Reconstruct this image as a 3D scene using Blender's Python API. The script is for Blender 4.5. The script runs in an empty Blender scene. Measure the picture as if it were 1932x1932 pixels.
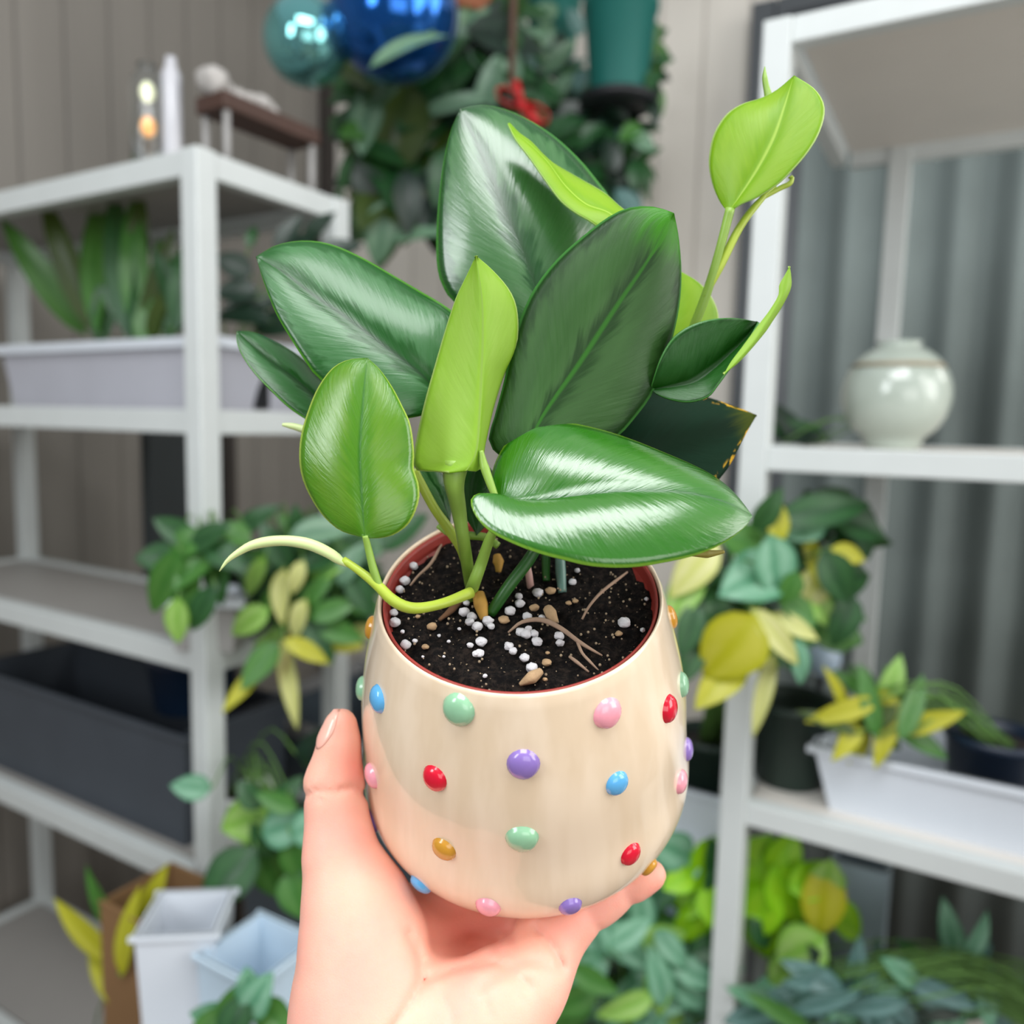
import bpy, bmesh, math, random
import numpy as np
from mathutils import Vector, Matrix, noise
from mathutils.bvhtree import BVHTree
random.seed(7)
scn = bpy.context.scene
COL = scn.collection
PI = math.pi

# ------------------------------------------------------------------ camera
F = 1500.0
CAM = Vector((0, 0, 1.35))
pitch, roll = math.radians(6.3), math.radians(1.4)
FW = Vector((0, math.cos(pitch), -math.sin(pitch)))
r0 = Vector((1, 0, 0)); u0 = r0.cross(FW)
UP = u0 * math.cos(roll) - r0 * math.sin(roll)
RT = r0 * math.cos(roll) + u0 * math.sin(roll)
cam = bpy.data.cameras.new('camera'); cob = bpy.data.objects.new('camera', cam); COL.objects.link(cob)
cob.matrix_world = Matrix(((RT.x, UP.x, -FW.x, CAM.x), (RT.y, UP.y, -FW.y, CAM.y), (RT.z, UP.z, -FW.z, CAM.z), (0, 0, 0, 1)))
cam.sensor_width = 36; cam.lens = 36 * F / 1932; cam.clip_start = .01
cam.dof.use_dof = True; cam.dof.focus_distance = .268; cam.dof.aperture_fstop = 6.0
scn.camera = cob

def P(px, py, d):
    """world point seen at (px, py) of the frame, d metres along the viewing axis"""
    return CAM + FW * d + RT * ((px - 966) / F * d) - UP * ((py - 966) / F * d)
def cam2w(v):      # camera coords: x right, y up, z = depth
    return CAM + RT * v[0] + UP * v[1] + FW * v[2]
def project(w):
    q = w - CAM; d = q.dot(FW)
    return 966 + F * q.dot(RT) / d, 966 - F * q.dot(UP) / d, d
def ray(px, py):
    return (FW + RT * ((px - 966) / F) - UP * ((py - 966) / F)).normalized()

# ------------------------------------------------------------------ helpers
def sr(r, g, b):
    f = lambda c: (c / 255 / 12.92) if c / 255 <= .04045 else ((c / 255 + .055) / 1.055) ** 2.4
    return (f(r), f(g), f(b), 1)

class NT:
    def __init__(s, name):
        s.m = bpy.data.materials.new(name); s.m.use_nodes = True
        s.n = s.m.node_tree; s.b = s.n.nodes['Principled BSDF']; s.o = s.n.nodes['Material Output']
    def node(s, t, **k):
        n = s.n.nodes.new(t)
        for a, v in k.items(): setattr(n, a, v)
        return n
    def put(s, sock, v):
        if hasattr(v, 'is_linked') or isinstance(v, bpy.types.NodeSocket): s.n.links.new(v, sock)
        else: sock.default_value = v
    def math(s, op, a, b=0.0, c=0.0, clamp=False):
        n = s.node('ShaderNodeMath', operation=op, use_clamp=clamp)
        s.put(n.inputs[0], a); s.put(n.inputs[1], b); s.put(n.inputs[2], c)
        return n.outputs[0]
    def mix(s, f, a, b):
        n = s.node('ShaderNodeMix', data_type='RGBA')
        s.put(n.inputs[0], f); s.put(n.inputs[6], a); s.put(n.inputs[7], b)
        return n.outputs[2]
    def ramp(s, v, lo, hi):
        n = s.node('ShaderNodeMapRange', interpolation_type='SMOOTHSTEP')
        s.put(n.inputs[0], v); s.put(n.inputs[1], lo); s.put(n.inputs[2], hi)
        return n.outputs[0]
    def noise(s, vec, scale, detail=3.0, rough=.5):
        n = s.node('ShaderNodeTexNoise'); s.put(n.inputs['Vector'], vec)
        n.inputs['Scale'].default_value = scale; n.inputs['Detail'].default_value = detail; n.inputs['Roughness'].default_value = rough
        return n.outputs['Fac']
    def coord(s, which='Object'):
        return s.node('ShaderNodeTexCoord').outputs[which]
    def scale(s, vec, xyz):
        n = s.node('ShaderNodeMapping'); s.put(n.inputs[0], vec); n.inputs['Scale'].default_value = xyz
        return n.outputs[0]
    def bump(s, h, strength, dist=.001):
        n = s.node('ShaderNodeBump'); s.put(n.inputs['Height'], h); n.inputs['Strength'].default_value = strength; n.inputs['Distance'].default_value = dist
        s.n.links.new(n.outputs[0], s.b.inputs['Normal'])

def mat(name, col, rough=.5, var=.12, vs=20., metal=0., spec=.5, coat=0., bump=0., emit=None, alpha=None, trans=0., ior=None):
    t = NT(name)
    c1 = tuple(min(1, c * (1 + var)) for c in col[:3]) + (1,); c2 = tuple(c * (1 - var) for c in col[:3]) + (1,)
    nz = t.noise(t.coord(), vs)
    t.put(t.b.inputs['Base Color'], t.mix(nz, c2, c1))
    t.b.inputs['Roughness'].default_value = rough; t.b.inputs['Metallic'].default_value = metal
    t.b.inputs['Specular IOR Level'].default_value = spec; t.b.inputs['Coat Weight'].default_value = coat
    t.b.inputs['Coat Roughness'].default_value = .05
    if bump: t.bump(nz, bump, .002)
    if trans: t.b.inputs['Transmission Weight'].default_value = trans
    if ior: t.b.inputs['IOR'].default_value = ior
    if emit: t.b.inputs['Emission Color'].default_value = emit[0]; t.b.inputs['Emission Strength'].default_value = emit[1]
    return t.m

def leafmat(name, dark, pale, amt=1., lo=.04, hi=.30, edge0=.70, edge1=.95, margin=None, rough=.30, transl=.18, tcol=None, mid=None, tipcol=None, blot=None, bump=.25, vlo=0.02, spec=.5, coat=0.):
    """UV: x = -1..1 across (0..1), y = base..tip"""
    t = NT(name)
    uv = t.coord('UV'); sp = t.node('ShaderNodeSeparateXYZ'); t.put(sp.inputs[0], uv)
    ux, v = sp.outputs[0], sp.outputs[1]
    su = t.math('MULTIPLY_ADD', ux, 2., -1.); au = t.math('ABSOLUTE', su)
    w = t.math('SUBTRACT', v, t.math('MULTIPLY', t.math('POWER', au, .7), .42))   # runs along the side veins
    cb = t.node('ShaderNodeCombineXYZ'); t.put(cb.inputs[0], w); t.put(cb.inputs[1], su)
    fine = t.noise(t.scale(cb.outputs[0], (46, 2.2, 1)), 1., 4, .6)
    mid_n = t.noise(t.scale(cb.outputs[0], (14, 2.6, 1)), 1., 3, .6)
    big = t.noise(t.scale(cb.outputs[0], (3.0, 2.5, 1)), 1., 2)
    j = t.math('MULTIPLY_ADD', mid_n, .7, -.35)
    aj = t.math('ADD', au, t.math('MULTIPLY', j, .75))
    vj = t.math('ADD', v, t.math('MULTIPLY', j, .25))
    m = t.math('MULTIPLY', t.ramp(aj, lo, hi), t.math('SUBTRACT', 1., t.ramp(aj, edge0, edge1)))
    m = t.math('MULTIPLY', m, t.math('MULTIPLY', t.ramp(vj, vlo, vlo + .16), t.math('SUBTRACT', 1., t.ramp(vj, .86, .97))))
    m = t.math('MULTIPLY', m, t.math('MULTIPLY_ADD', big, 1.1, .2, clamp=True))
    m = t.math('MULTIPLY', m, t.math('MULTIPLY_ADD', fine, .6, .55, clamp=True))
    m = t.math('MULTIPLY', m, amt)
    c = t.mix(m, dark, pale)
    c = t.mix(t.math('MULTIPLY', fine, .35), c, tuple(x * .55 for x in dark[:3]) + (1,))
    if mid: c = t.mix(t.math('SUBTRACT', 1., t.ramp(au, .008, .05)), c, mid)
    if tipcol: c = t.mix(t.math('MULTIPLY', t.ramp(vj, .80, .97), .9), c, tipcol)
    if margin: c = t.mix(t.ramp(au, .955, .985), c, margin)
    if blot:
        bn = t.noise(t.scale(uv, (9, 15, 1)), 1., 4, .6)
        f = t.math('MULTIPLY', t.ramp(bn, .50, .56), t.math('MULTIPLY', t.ramp(au, .80, .90), t.ramp(v, .55, .75)))
        c = t.mix(f, c, blot)
    t.put(t.b.inputs['Base Color'], c)
    t.b.inputs['Roughness'].default_value = rough
    t.b.inputs['Specular IOR Level'].default_value = spec
    t.put(t.b.inputs['Roughness'], t.math('MULTIPLY_ADD', fine, .25, rough - .08))
    if bump: t.bump(t.math('ADD', fine, mid_n), bump, .0006)
    if coat:
        t.b.inputs['Coat Weight'].default_value = coat; t.b.inputs['Coat Roughness'].default_value = .16
        if t.b.inputs['Normal'].is_linked: t.n.links.new(t.b.inputs['Normal'].links[0].from_socket, t.b.inputs['Coat Normal'])
    tr = t.node('ShaderNodeBsdfTranslucent')
    t.put(tr.inputs[0], tcol if tcol else t.mix(.5, c, sr(150, 190, 40)))
    mx = t.node('ShaderNodeMixShader'); mx.inputs[0].default_value = transl
    t.n.links.new(t.b.outputs[0], mx.inputs[1]); t.n.links.new(tr.outputs[0], mx.inputs[2]); t.n.links.new(mx.outputs[0], t.o.inputs[0])
    return t.m

def mesh(name, v, f, mats, smooth=True, mi=None, uv=None):
    me = bpy.data.meshes.new(name); me.from_pydata([tuple(p) for p in v], [], f); me.update()
    for m in (mats if isinstance(mats, (list, tuple)) else [mats]): me.materials.append(m)
    if smooth: me.polygons.foreach_set('use_smooth', [True] * len(me.polygons))
    if mi: me.polygons.foreach_set('material_index', mi)
    if uv:
        l = me.uv_layers.new(name='UVMap')
        for p in me.polygons:
            for li in p.loop_indices: l.data[li].uv = uv[me.loops[li].vertex_index]
    return me
def link(name, me, parent=None):
    o = bpy.data.objects.new(name, me); COL.objects.link(o)
    if parent: o.parent = parent
    return o
def tag(o, label, cat=None, group=None, kind=None):
    if label: o['label'] = label
    if cat: o['category'] = cat
    if group: o['group'] = group
    if kind: o['kind'] = kind
    return o
def thing(name, loc, label, cat, group=None, rotz=0):
    o = bpy.data.objects.new(name, None); COL.objects.link(o); o.location = loc; o.rotation_euler = (0, 0, rotz)
    o.empty_display_size = .02
    return tag(o, label, cat, group)
def loc_of(o):
    return Matrix.Translation(o.location) @ o.rotation_euler.to_matrix().to_4x4()
class MB:
    """collects geometry (world or local coords) into one mesh"""
    def __init__(s): s.v = []; s.f = []; s.mi = []; s.uv = []
    def add(s, v, f, mi=0, uv=None):
        o = len(s.v); s.v += [Vector(p) for p in v]; s.f += [tuple(i + o for i in q) for q in f]; s.mi += [mi] * len(f)
        s.uv += uv if uv else [(0.5, .5)] * len(v)
        return s
    def box(s, c, size, rot=None, mi=0, bev=0.):
        bm = bmesh.new(); bmesh.ops.create_cube(bm, size=1)
        for q in bm.verts: q.co = Vector((q.co.x * size[0], q.co.y * size[1], q.co.z * size[2]))
        if bev: bmesh.ops.bevel(bm, geom=bm.edges[:], offset=bev, segments=2, affect='EDGES', profile=.5)
        bm.verts.index_update()
        R = rot if rot else Matrix.Identity(3)
        s.add([R @ q.co + Vector(c) for q in bm.verts], [[q.index for q in f.verts] for f in bm.faces], mi); bm.free(); return s
    def tube(s, pts, rad, seg=10, mi=0, cap=True):
        pts = [Vector(p) for p in pts]; n = len(pts)
        rad = rad if isinstance(rad, (list, tuple)) else [rad] * n
        v = []; f = []; prev = None
        for i, p in enumerate(pts):
            tg = (pts[min(i + 1, n - 1)] - pts[max(i - 1, 0)]).normalized()
            if prev is None: nr = tg.orthogonal().normalized()
            else: nr = (prev - tg * prev.dot(tg)).normalized()
            prev = nr; bn = tg.cross(nr)
            for k in range(seg): a = 2 * PI * k / seg; v.append(p + (nr * math.cos(a) + bn * math.sin(a)) * rad[i])
        for i in range(n - 1):
            for k in range(seg): a = i * seg + k; b = i * seg + (k + 1) % seg; f.append((a, b, b + seg, a + seg))
        if cap: f.append(tuple(range(seg))[::-1]); f.append(tuple((n - 1) * seg + k for k in range(seg)))
        s.add(v, f, mi, [(.5, (i // seg) / max(1, n - 1)) for i in range(len(v))]); return s
    def lathe(s, prof, seg=48, M=None, mi=0):
        v = []; f = []; n = len(prof)
        for r, z in prof:
            for k in range(seg): a = 2 * PI * k / seg; v.append(Vector((r * math.cos(a), r * math.sin(a), z)))
        for i in range(n - 1):
            for k in range(seg): a = i * seg + k; b = i * seg + (k + 1) % seg; f.append((a, b, b + seg, a + seg))
        if M: v = [M @ q for q in v]
        s.add(v, f, mi); return s
    def sphere(s, c, r, seg=20, ring=12, mi=0, sq=(1, 1, 1)):
        v = []; f = []
        for i in range(ring + 1):
            th = PI * i / ring
            for k in range(seg): a = 2 * PI * k / seg; v.append(Vector(c) + Vector((r * sq[0] * math.sin(th) * math.cos(a), r * sq[1] * math.sin(th) * math.sin(a), r * sq[2] * math.cos(th))))
        for i in range(ring):
            for k in range(seg): a = i * seg + k; b = i * seg + (k + 1) % seg; f.append((a, a + seg, b + seg, b))
        s.add(v, f, mi); return s
    def build(s, name, mats, parent=None, M=None, smooth=True):
        """M: world matrix of the parent; geometry is brought into its local space"""
        v = s.v
        if M is not None: Mi = M.inverted(); v = [Mi @ q for q in v]
        me = mesh(name, v, s.f, mats, smooth, s.mi, s.uv)
        return link(name, me, parent)
def sharp(o, ang=40):
    for e in (o,):
        bm = bmesh.new(); bm.from_mesh(e.data)
        for ed in bm.edges:
            if len(ed.link_faces) == 2 and ed.calc_face_angle(0) > math.radians(ang): ed.smooth = False
        bm.to_mesh(e.data); bm.free()
    return o

def catmull(pts, n):
    p = np.array(pts, float); m = len(p)
    if m == 2: return np.array([p[0] + (p[1] - p[0]) * i / (n - 1) for i in range(n)])
    q = np.vstack([2 * p[0] - p[1], p, 2 * p[-1] - p[-2]]); out = []
    for i in range(m - 1):
        a, b, c, d = q[i], q[i + 1], q[i + 2], q[i + 3]
        for t in np.linspace(0, 1, 24, endpoint=False):
            out.append(.5 * (2 * b + (c - a) * t + (2 * a - 5 * b + 4 * c - d) * t * t + (3 * b - a - 3 * c + d) * t ** 3))
    out.append(p[-1]); out = np.array(out)
    L = np.concatenate([[0], np.cumsum(np.linalg.norm(np.diff(out[:, :2], axis=0), axis=1))])
    return np.stack([np.interp(np.linspace(0, L[-1], n), L, out[:, k]) for k in range(p.shape[1])], 1)

# ------------------------------------------------------------------ light and world
w = bpy.data.worlds.new('World'); scn.world = w; w.use_nodes = True
nt = w.node_tree; bg = nt.nodes['Background']
tc = nt.nodes.new('ShaderNodeTexCoord'); sx = nt.nodes.new('ShaderNodeSeparateXYZ'); mr = nt.nodes.new('ShaderNodeMapRange')
mr.inputs[1].default_value = -.2; mr.inputs[2].default_value = .9
mxn = nt.nodes.new('ShaderNodeMix'); mxn.data_type = 'RGBA'
mxn.inputs[6].default_value = (.42, .43, .45, 1); mxn.inputs[7].default_value = (.95, 1.0, 1.05, 1)
nt.links.new(tc.outputs['Generated'], sx.inputs[0]); nt.links.new(sx.outputs[2], mr.inputs[0]); nt.links.new(mr.outputs[0], mxn.inputs[0])
nt.links.new(mxn.outputs[2], bg.inputs[0]); bg.inputs[1].default_value = .40
def area(name, loc, to, sx_, sy_, power, col=(1, 1, 1)):
    l = bpy.data.lights.new(name, 'AREA'); l.shape = 'RECTANGLE'; l.size = sx_; l.size_y = sy_; l.energy = power; l.color = col
    o = bpy.data.objects.new(name, l); COL.objects.link(o); o.location = loc
    o.rotation_euler = (Vector(to) - Vector(loc)).to_track_quat('-Z', 'Y').to_euler()
    return o
area('skylight', (.0, -.30, 2.7), (.0, .27, 1.3), 1.2, .72, 24, (.97, .99, 1))
area('window_light_right', (1.7, -.2, 1.9), (0, .3, 1.3), 1.0, 1.5, 24, (1, .98, .95))
area('window_light_left', (-1.22, -.62, 2.0), (0, .3, 1.42), .5, .95, 13, (.94, .98, 1))
area('fill_light_behind', (.7, -1.7, 1.35), (.1, .6, 1.2), 1.6, 1.2, 13, (1, .985, .96))  # added frontal fill, no window there; brightens the planter
area('fill_light_back', (1.75, 1.0, 2.3), (.1, .3, 1.45), .8, .9, 11, (1, 1, .97))  # added back light, no window there; makes the top lime leaf glow through
scn.view_settings.view_transform = 'Standard'; scn.view_settings.look = 'None'
scn.view_settings.gamma = 1; scn.view_settings.use_curve_mapping = False
scn.view_settings.exposure = .2

# ------------------------------------------------------------------ ceramic planter
el = math.radians(56); d0 = .285
a_c = Vector((-.03, math.sin(el), -math.cos(el))).normalized()      # camera coords, z = depth
c_c = Vector(((981 - 966) / F * d0, -(1118 - 966) / F * d0, d0))
AX = (RT * a_c.x + UP * a_c.y + FW * a_c.z).normalized()
RC = cam2w(c_c)                                                      # rim centre
E1 = (RT - AX * RT.dot(AX)).normalized(); E2 = AX.cross(E1)
PF = Matrix(((E1.x, E2.x, AX.x, RC.x), (E1.y, E2.y, AX.y, RC.y), (E1.z, E2.z, AX.z, RC.z), (0, 0, 0, 1)))  # pot frame, origin in the rim
H = .1174
KS = np.array([0, .2, .4, .6, .8, .93, 1.]) * H
KR = np.array([.0512, .0578, .0627, .0652, .0663, .0545, .0402])
def cubic(kx, ky, x):
    n = len(kx); h = np.diff(kx); A = np.zeros((n, n)); b = np.zeros(n); A[0, 0] = A[-1, -1] = 1
    for i in range(1, n - 1):
        A[i, i - 1] = h[i - 1]; A[i, i] = 2 * (h[i - 1] + h[i]); A[i, i + 1] = h[i]; b[i] = 3 * ((ky[i + 1] - ky[i]) / h[i] - (ky[i] - ky[i - 1]) / h[i - 1])
    m = np.linalg.solve(A, b); x = np.asarray(x, float); i = np.clip(np.searchsorted(kx, x) - 1, 0, n - 2); t = x - kx[i]
    B = (ky[i + 1] - ky[i]) / h[i] - h[i] * (2 * m[i] + m[i + 1]) / 3; D = (m[i + 1] - m[i]) / (3 * h[i])
    return ky[i] + B * t + m[i] * t * t + D * t ** 3
def RAD(s): return cubic(KS, KR, np.clip(s, 0, H))

t = NT('cream_glaze')
co = t.coord(); st = t.noise(t.scale(co, (90, 90, 9)), 1., 3); bl = t.noise(co, 28., 3)
c = t.mix(t.ramp(st, .35, .7), sr(230, 205, 172), sr(244, 222, 194)); c = t.mix(t.math('MULTIPLY', bl, .4), c, sr(244, 226, 204))
t.put(t.b.inputs['Base Color'], c); t.b.inputs['Roughness'].default_value = .28
t.b.inputs['Coat Weight'].default_value = .8; t.b.inputs['Coat Roughness'].default_value = .06
t.bump(t.noise(co, 60., 2), .06, .002)
M_glaze = t.m
planter = bpy.data.objects.new('ceramic_planter', None); COL.objects.link(planter)
planter.matrix_world = PF @ Matrix.Translation((0, 0, -H - .003)); planter.empty_display_size = .02
tag(planter, 'rounded cream glazed ceramic planter covered in raised coloured dots, held in the hand', 'planter')
PW = planter.matrix_world.copy()
prof = [(0, -H + .001), (.030, -H + .001), (.033, -H - .003), (.037, -H - .003)]
prof += [(float(RAD(s)), -s) for s in np.linspace(H, .002, 60)]
prof += [(.0508, .0002), (.0504, .0012), (.0499, .0014), (.0495, .0008), (.0493, -.001)]
prof += [(.0495, -.004), (.053, -.02), (.0585, -.05), (.061, -.08), (.050, -.103), (.036, -.112), (0, -.113)]
b = MB().lathe(prof, 160, PF)
b.build('body', M_glaze, planter, PW)
# raised dots
DC = {'green': sr(142, 190, 152), 'pink': sr(240, 158, 172), 'red': sr(214, 12, 46), 'blue': sr(92, 170, 222), 'purple': sr(138, 112, 184), 'mustard': sr(205, 146, 44)}
DM = {k: mat('glaze_' + k, v, .22, .10, 260, coat=.6, spec=.5) for k, v in DC.items()}
_S, _PH = np.meshgrid(np.linspace(.004, H - .004, 110), np.linspace(-PI, PI, 361), indexing='ij')
_R = RAD(_S.ravel()).reshape(_S.shape); _SL = ((RAD((_S + .001).ravel()) - RAD((_S - .001).ravel())) / .002).reshape(_S.shape)
_PF = np.array(PF); _W = np.stack([_R * np.cos(_PH), _R * np.sin(_PH), -_S], -1) @ _PF[:3, :3].T + _PF[:3, 3]
_N = np.stack([np.cos(_PH), np.sin(_PH), _SL], -1); _N /= np.linalg.norm(_N, axis=-1, keepdims=True); _N = _N @ _PF[:3, :3].T
_Q = _W - np.array(CAM); _D = _Q @ np.array(FW); _X = 966 + F * (_Q @ np.array(RT)) / _D; _Y = 966 - F * (_Q @ np.array(UP)) / _D
_FC = -(_N * _Q).sum(-1) / np.linalg.norm(_Q, axis=-1)
def on_pot(px, py):
    """point on the planter nearest to the viewing ray through a pixel"""
    e = (_X - px) ** 2 + (_Y - py) ** 2 + np.where(_FC < -.12, 1e9, 0); i = np.unravel_index(e.argmin(), e.shape)
    return e[i], _S[i], _PH[i], Vector(_W[i]), Vector(_N[i])
dots = [(865, 1339, 'green', 1.1), (1146, 1348, 'pink', 1.05), (1262, 1335, 'red', 1.0), (714, 1320, 'blue', 1.0), (987, 1441, 'purple', 1.08), (820, 1470, 'red', .95),
        (1163, 1476, 'blue', .9), (1284, 1476, 'pink', .95), (703, 1462, 'pink', 1.0), (987, 1583, 'green', 1.1), (838, 1601, 'mustard', .95), (1191, 1613, 'red', .9),
        (1229, 1640, 'mustard', .8), (692, 1553, 'purple', 1.0), (785, 1680, 'blue', .95), (921, 1711, 'pink', .95), (1079, 1711, 'purple', .9),
        (687, 1180, 'mustard', .9), (1268, 1163, 'mustard', .9), (676, 1297, 'green', .95), (1287, 1290, 'green', .95), (1296, 1413, 'purple', .95)]
spots = []
for px, py, c_, k in dots:
    e, s, ph, w_, nw = on_pot(px, py); spots.append((w_, nw, c_, k))
kk = 0
for s in (.022, .048, .078, .1):          # the far side carries the same pattern
    for q in range(5):
        ph = math.radians(35 + q * 27 + (13 if kk % 2 else 0)); R = float(RAD(s)); slope = float(RAD(s + .001) - RAD(s - .001)) / .002
        nl = Vector((math.cos(ph), math.sin(ph), slope)).normalized()
        spots.append((PF @ Vector((R * math.cos(ph), R * math.sin(ph), -s)), PF.to_3x3() @ nl, ['green', 'blue', 'red', 'pink', 'purple', 'mustard'][(q + kk) % 6], 1.))
    kk += 1
for w_, nw, c_, k in spots:
    t1 = (AX - nw * AX.dot(nw)).normalized(); t2 = nw.cross(t1); Rd = .0047 * k; v = []; f = []
    for i, (rr, hh) in enumerate([(1.12, -.12), (1.0, .02), (.95, .18), (.8, .34), (.58, .45), (.3, .52), (.04, .54)]):
        for q in range(20):
            aa = 2 * PI * q / 20; wob = 1 + .05 * noise.noise(w_ * 400 + Vector((math.cos(aa), math.sin(aa), 0)))
            v.append(w_ + (t1 * math.cos(aa) * 1.08 + t2 * math.sin(aa)) * Rd * rr * wob + nw * Rd * hh)
    for i in range(6):
        for q in range(20): f.append((i * 20 + q, i * 20 + (q + 1) % 20, (i + 1) * 20 + (q + 1) % 20, (i + 1) * 20 + q))
    f.append(tuple(6 * 20 + q for q in range(20)))
    o = MB().add(v, f).build('raised_dot', DM[c_], planter, PW); o['label'] = c_ + ' raised dot'

# ------------------------------------------------------------------ the plant
SOIL = .0055
def soil(px, py, up=0.):
    r = ray(px, py); q = RC - AX * (SOIL - up); return CAM + r * ((q - CAM).dot(AX) / r.dot(AX))
plant = thing('potted_plant', PF @ Vector((0, 0, -.075)), 'plant with dark silvery and lime leaves, in a red nursery pot inside the dotted planter', 'plant')
LP = Matrix.Translation(plant.location)
M_red = mat('red_plastic', sr(150, 52, 44), .45, .18, 150)
MB().lathe([(0, -.074), (.036, -.074), (.0375, -.072), (.0465, -.006), (.0488, -.004), (.0491, -.001), (.0488, .0004), (.0482, .0006), (.0477, -.001), (.0462, -.02), (.037, -.07), (0, -.071)], 120, PF).build('nursery_pot', M_red, plant, LP)
# soil
t = NT('potting_soil'); co = t.coord(); n1 = t.noise(co, 420., 5, .7); n2 = t.noise(co, 900., 2)
c = t.mix(t.ramp(n1, .42, .68), sr(12, 10, 10), sr(44, 36, 31)); c = t.mix(t.ramp(n2, .70, .76), c, sr(150, 130, 105))
t.put(t.b.inputs['Base Color'], c); t.b.inputs['Roughness'].default_value = .95; t.b.inputs['Specular IOR Level'].default_value = .15; t.bump(n1, .8, .002)
v = []; f = []; NR, NS = 60, 140
for i in range(NR + 1):
    for k in range(NS):
        r = .0471 * i / NR; aa = 2 * PI * k / NS; x, y = r * math.cos(aa), r * math.sin(aa)
        h = .0018 * noise.fractal(Vector((x, y, 0)) * 120, 1, 2, 4) + .0009 * noise.noise(Vector((x, y, 3)) * 520)
        v.append(PF @ Vector((x, y, -SOIL + h)))
for i in range(NR):
    for k in range(NS): f.append((i * NS + k, i * NS + (k + 1) % NS, (i + 1) * NS + (k + 1) % NS, (i + 1) * NS + k))
MB().add(v, f).build('soil', t.m, plant, LP)
M_perl = mat('perlite', sr(205, 202, 205), .9, .12, 500, bump=.5)
M_tan = mat('bark_tan', sr(170, 140, 105), .85, .3, 300, bump=.4); M_rootm = mat('dry_root', sr(150, 124, 104), .85, .25, 300)
def blob(c, r, sd, sq=.85):
    bm = bmesh.new(); bmesh.ops.create_icosphere(bm, subdivisions=3, radius=1)
    for q in bm.verts:
        k = 1 + .22 * noise.noise(q.co * 1.3 + Vector((sd, sd * 2, 0))) + .08 * noise.noise(q.co * 4 + Vector((sd, 0, sd)))
        q.co = Vector((q.co.x, q.co.y, q.co.z * sq)) * k * r
    bm.verts.index_update(); v = [c + q.co for q in bm.verts]; f = [[q.index for q in g.verts] for g in bm.faces]; bm.free(); return v, f
ZP = [(388, 297, 24), (342, 375, 28), (315, 420, 24), (290, 590, 30), (283, 540, 22), (345, 706, 28), (395, 688, 14), (650, 537, 28), (690, 560, 26), (680, 588, 24), (720, 612, 28),
      (775, 585, 30), (740, 692, 30), (682, 710, 18), (730, 752, 26), (712, 756, 20), (885, 715, 26), (905, 740, 22), (965, 775, 26), (1003, 828, 32), (890, 530, 28), (940, 492, 26), (935, 455, 20), (1035, 437, 28),
      (980, 560, 26), (945, 640, 26), (975, 650, 30), (1015, 650, 24), (1030, 690, 28), (985, 625, 20), (1145, 660, 26), (1150, 698, 22), (1485, 592, 34), (1580, 630, 14), (662, 490, 18), (790, 612, 20),
      (1055, 565, 18), (625, 625, 10), (760, 870, 12), (570, 690, 10), (545, 770, 8), (435, 770, 8), (1215, 380, 20), (1640, 420, 14), (1600, 470, 12), (520, 660, 10), (330, 640, 12), (1240, 320, 14)]
for i, (zx, zy, r) in enumerate(ZP):
    px, py = 640 + zx / 2.76, 960 + zy / 2.76; c_ = soil(px, py, .0016); d = project(c_)[2]
    MB().add(*blob(c_, r / 2.76 * d / F, i * 1.7)).build('perlite_granule', M_perl, plant, LP)
for i, (zx, zy, r) in enumerate([(857, 578, 30), (482, 612, 28), (448, 718, 20), (1100, 427, 28), (1080, 800, 26), (1072, 888, 14), (1230, 480, 16), (1195, 490, 16), (1015, 515, 26), (1455, 650, 20), (410, 560, 14), (1085, 750, 12)]):
    px, py = 640 + zx / 2.76, 960 + zy / 2.76; c_ = soil(px, py, .0014); d = project(c_)[2]
    MB().add(*blob(c_, r / 2.76 * d / F, 60 + i * 1.7, .7)).build('bark_chip', M_tan, plant, LP)
def zs(zx, zy, up): return soil(640 + zx / 2.76, 960 + zy / 2.76, up)
def soiltube(name, pts, rad, m):
    q = catmull([tuple(zs(x, y, u)) for x, y, u in pts], 22); n = len(q)
    rr = [float(np.interp(i / (n - 1), np.linspace(0, 1, len(rad)), rad)) for i in range(n)]
    return MB().tube(q, rr, 8).build(name, m, plant, LP)
soiltube('root', [(880, 645, .001), (950, 590, .004), (1050, 578, .006), (1150, 620, .006), (1260, 700, .004), (1370, 765, .001)], [.0004, .0008, .0009, .0008, .0007, .0003], M_rootm)
soiltube('root', [(1240, 690, .004), (1265, 750, .003), (1310, 800, .002), (1350, 840, .001)], [.0006, .0005, .0005, .0002], M_rootm)
soiltube('root', [(1265, 575, .0015), (1300, 510, .004), (1370, 430, .006), (1500, 330, .003)], [.0004, .0006, .0006, .0004], M_rootm)
soiltube('root', [(370, 400, .001), (410, 350, .003), (480, 280, .003), (540, 170, .001)], [.0004, .0006, .0006, .0004], M_rootm)
soiltube('root', [(1200, 770, .002), (1240, 800, .003), (1300, 850, .001)], [.0005, .0006, .0003], M_rootm)
soiltube('bark_chip', [(940, 915, .001), (1000, 880, .003), (1050, 845, .003)], [.0006, .0022, .0012], M_tan)
soiltube('bark_chip', [(1085, 520, .003), (1105, 550, .003), (1130, 590, .002)], [.0018, .0022, .0010], M_tan)
soiltube('bark_chip', [(520, 580, .001), (580, 530, .002), (640, 470, .002)], [.0006, .0014, .0010], mat('bark_brown', sr(96, 66, 42), .9, .3, 300))
soiltube('dry_sheath', [(725, 440, .006), (738, 500, .004), (755, 575, .001)], [.0022, .0026, .0014], mat('dry_sheath', sr(172, 130, 52), .7, .3, 300))
soiltube('dry_sheath', [(822, 240, .006), (830, 290, .004), (828, 330, .002)], [.0014, .0022, .0010], bpy.data.materials['dry_sheath'])
v, f = [], []
mb = MB()
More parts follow.
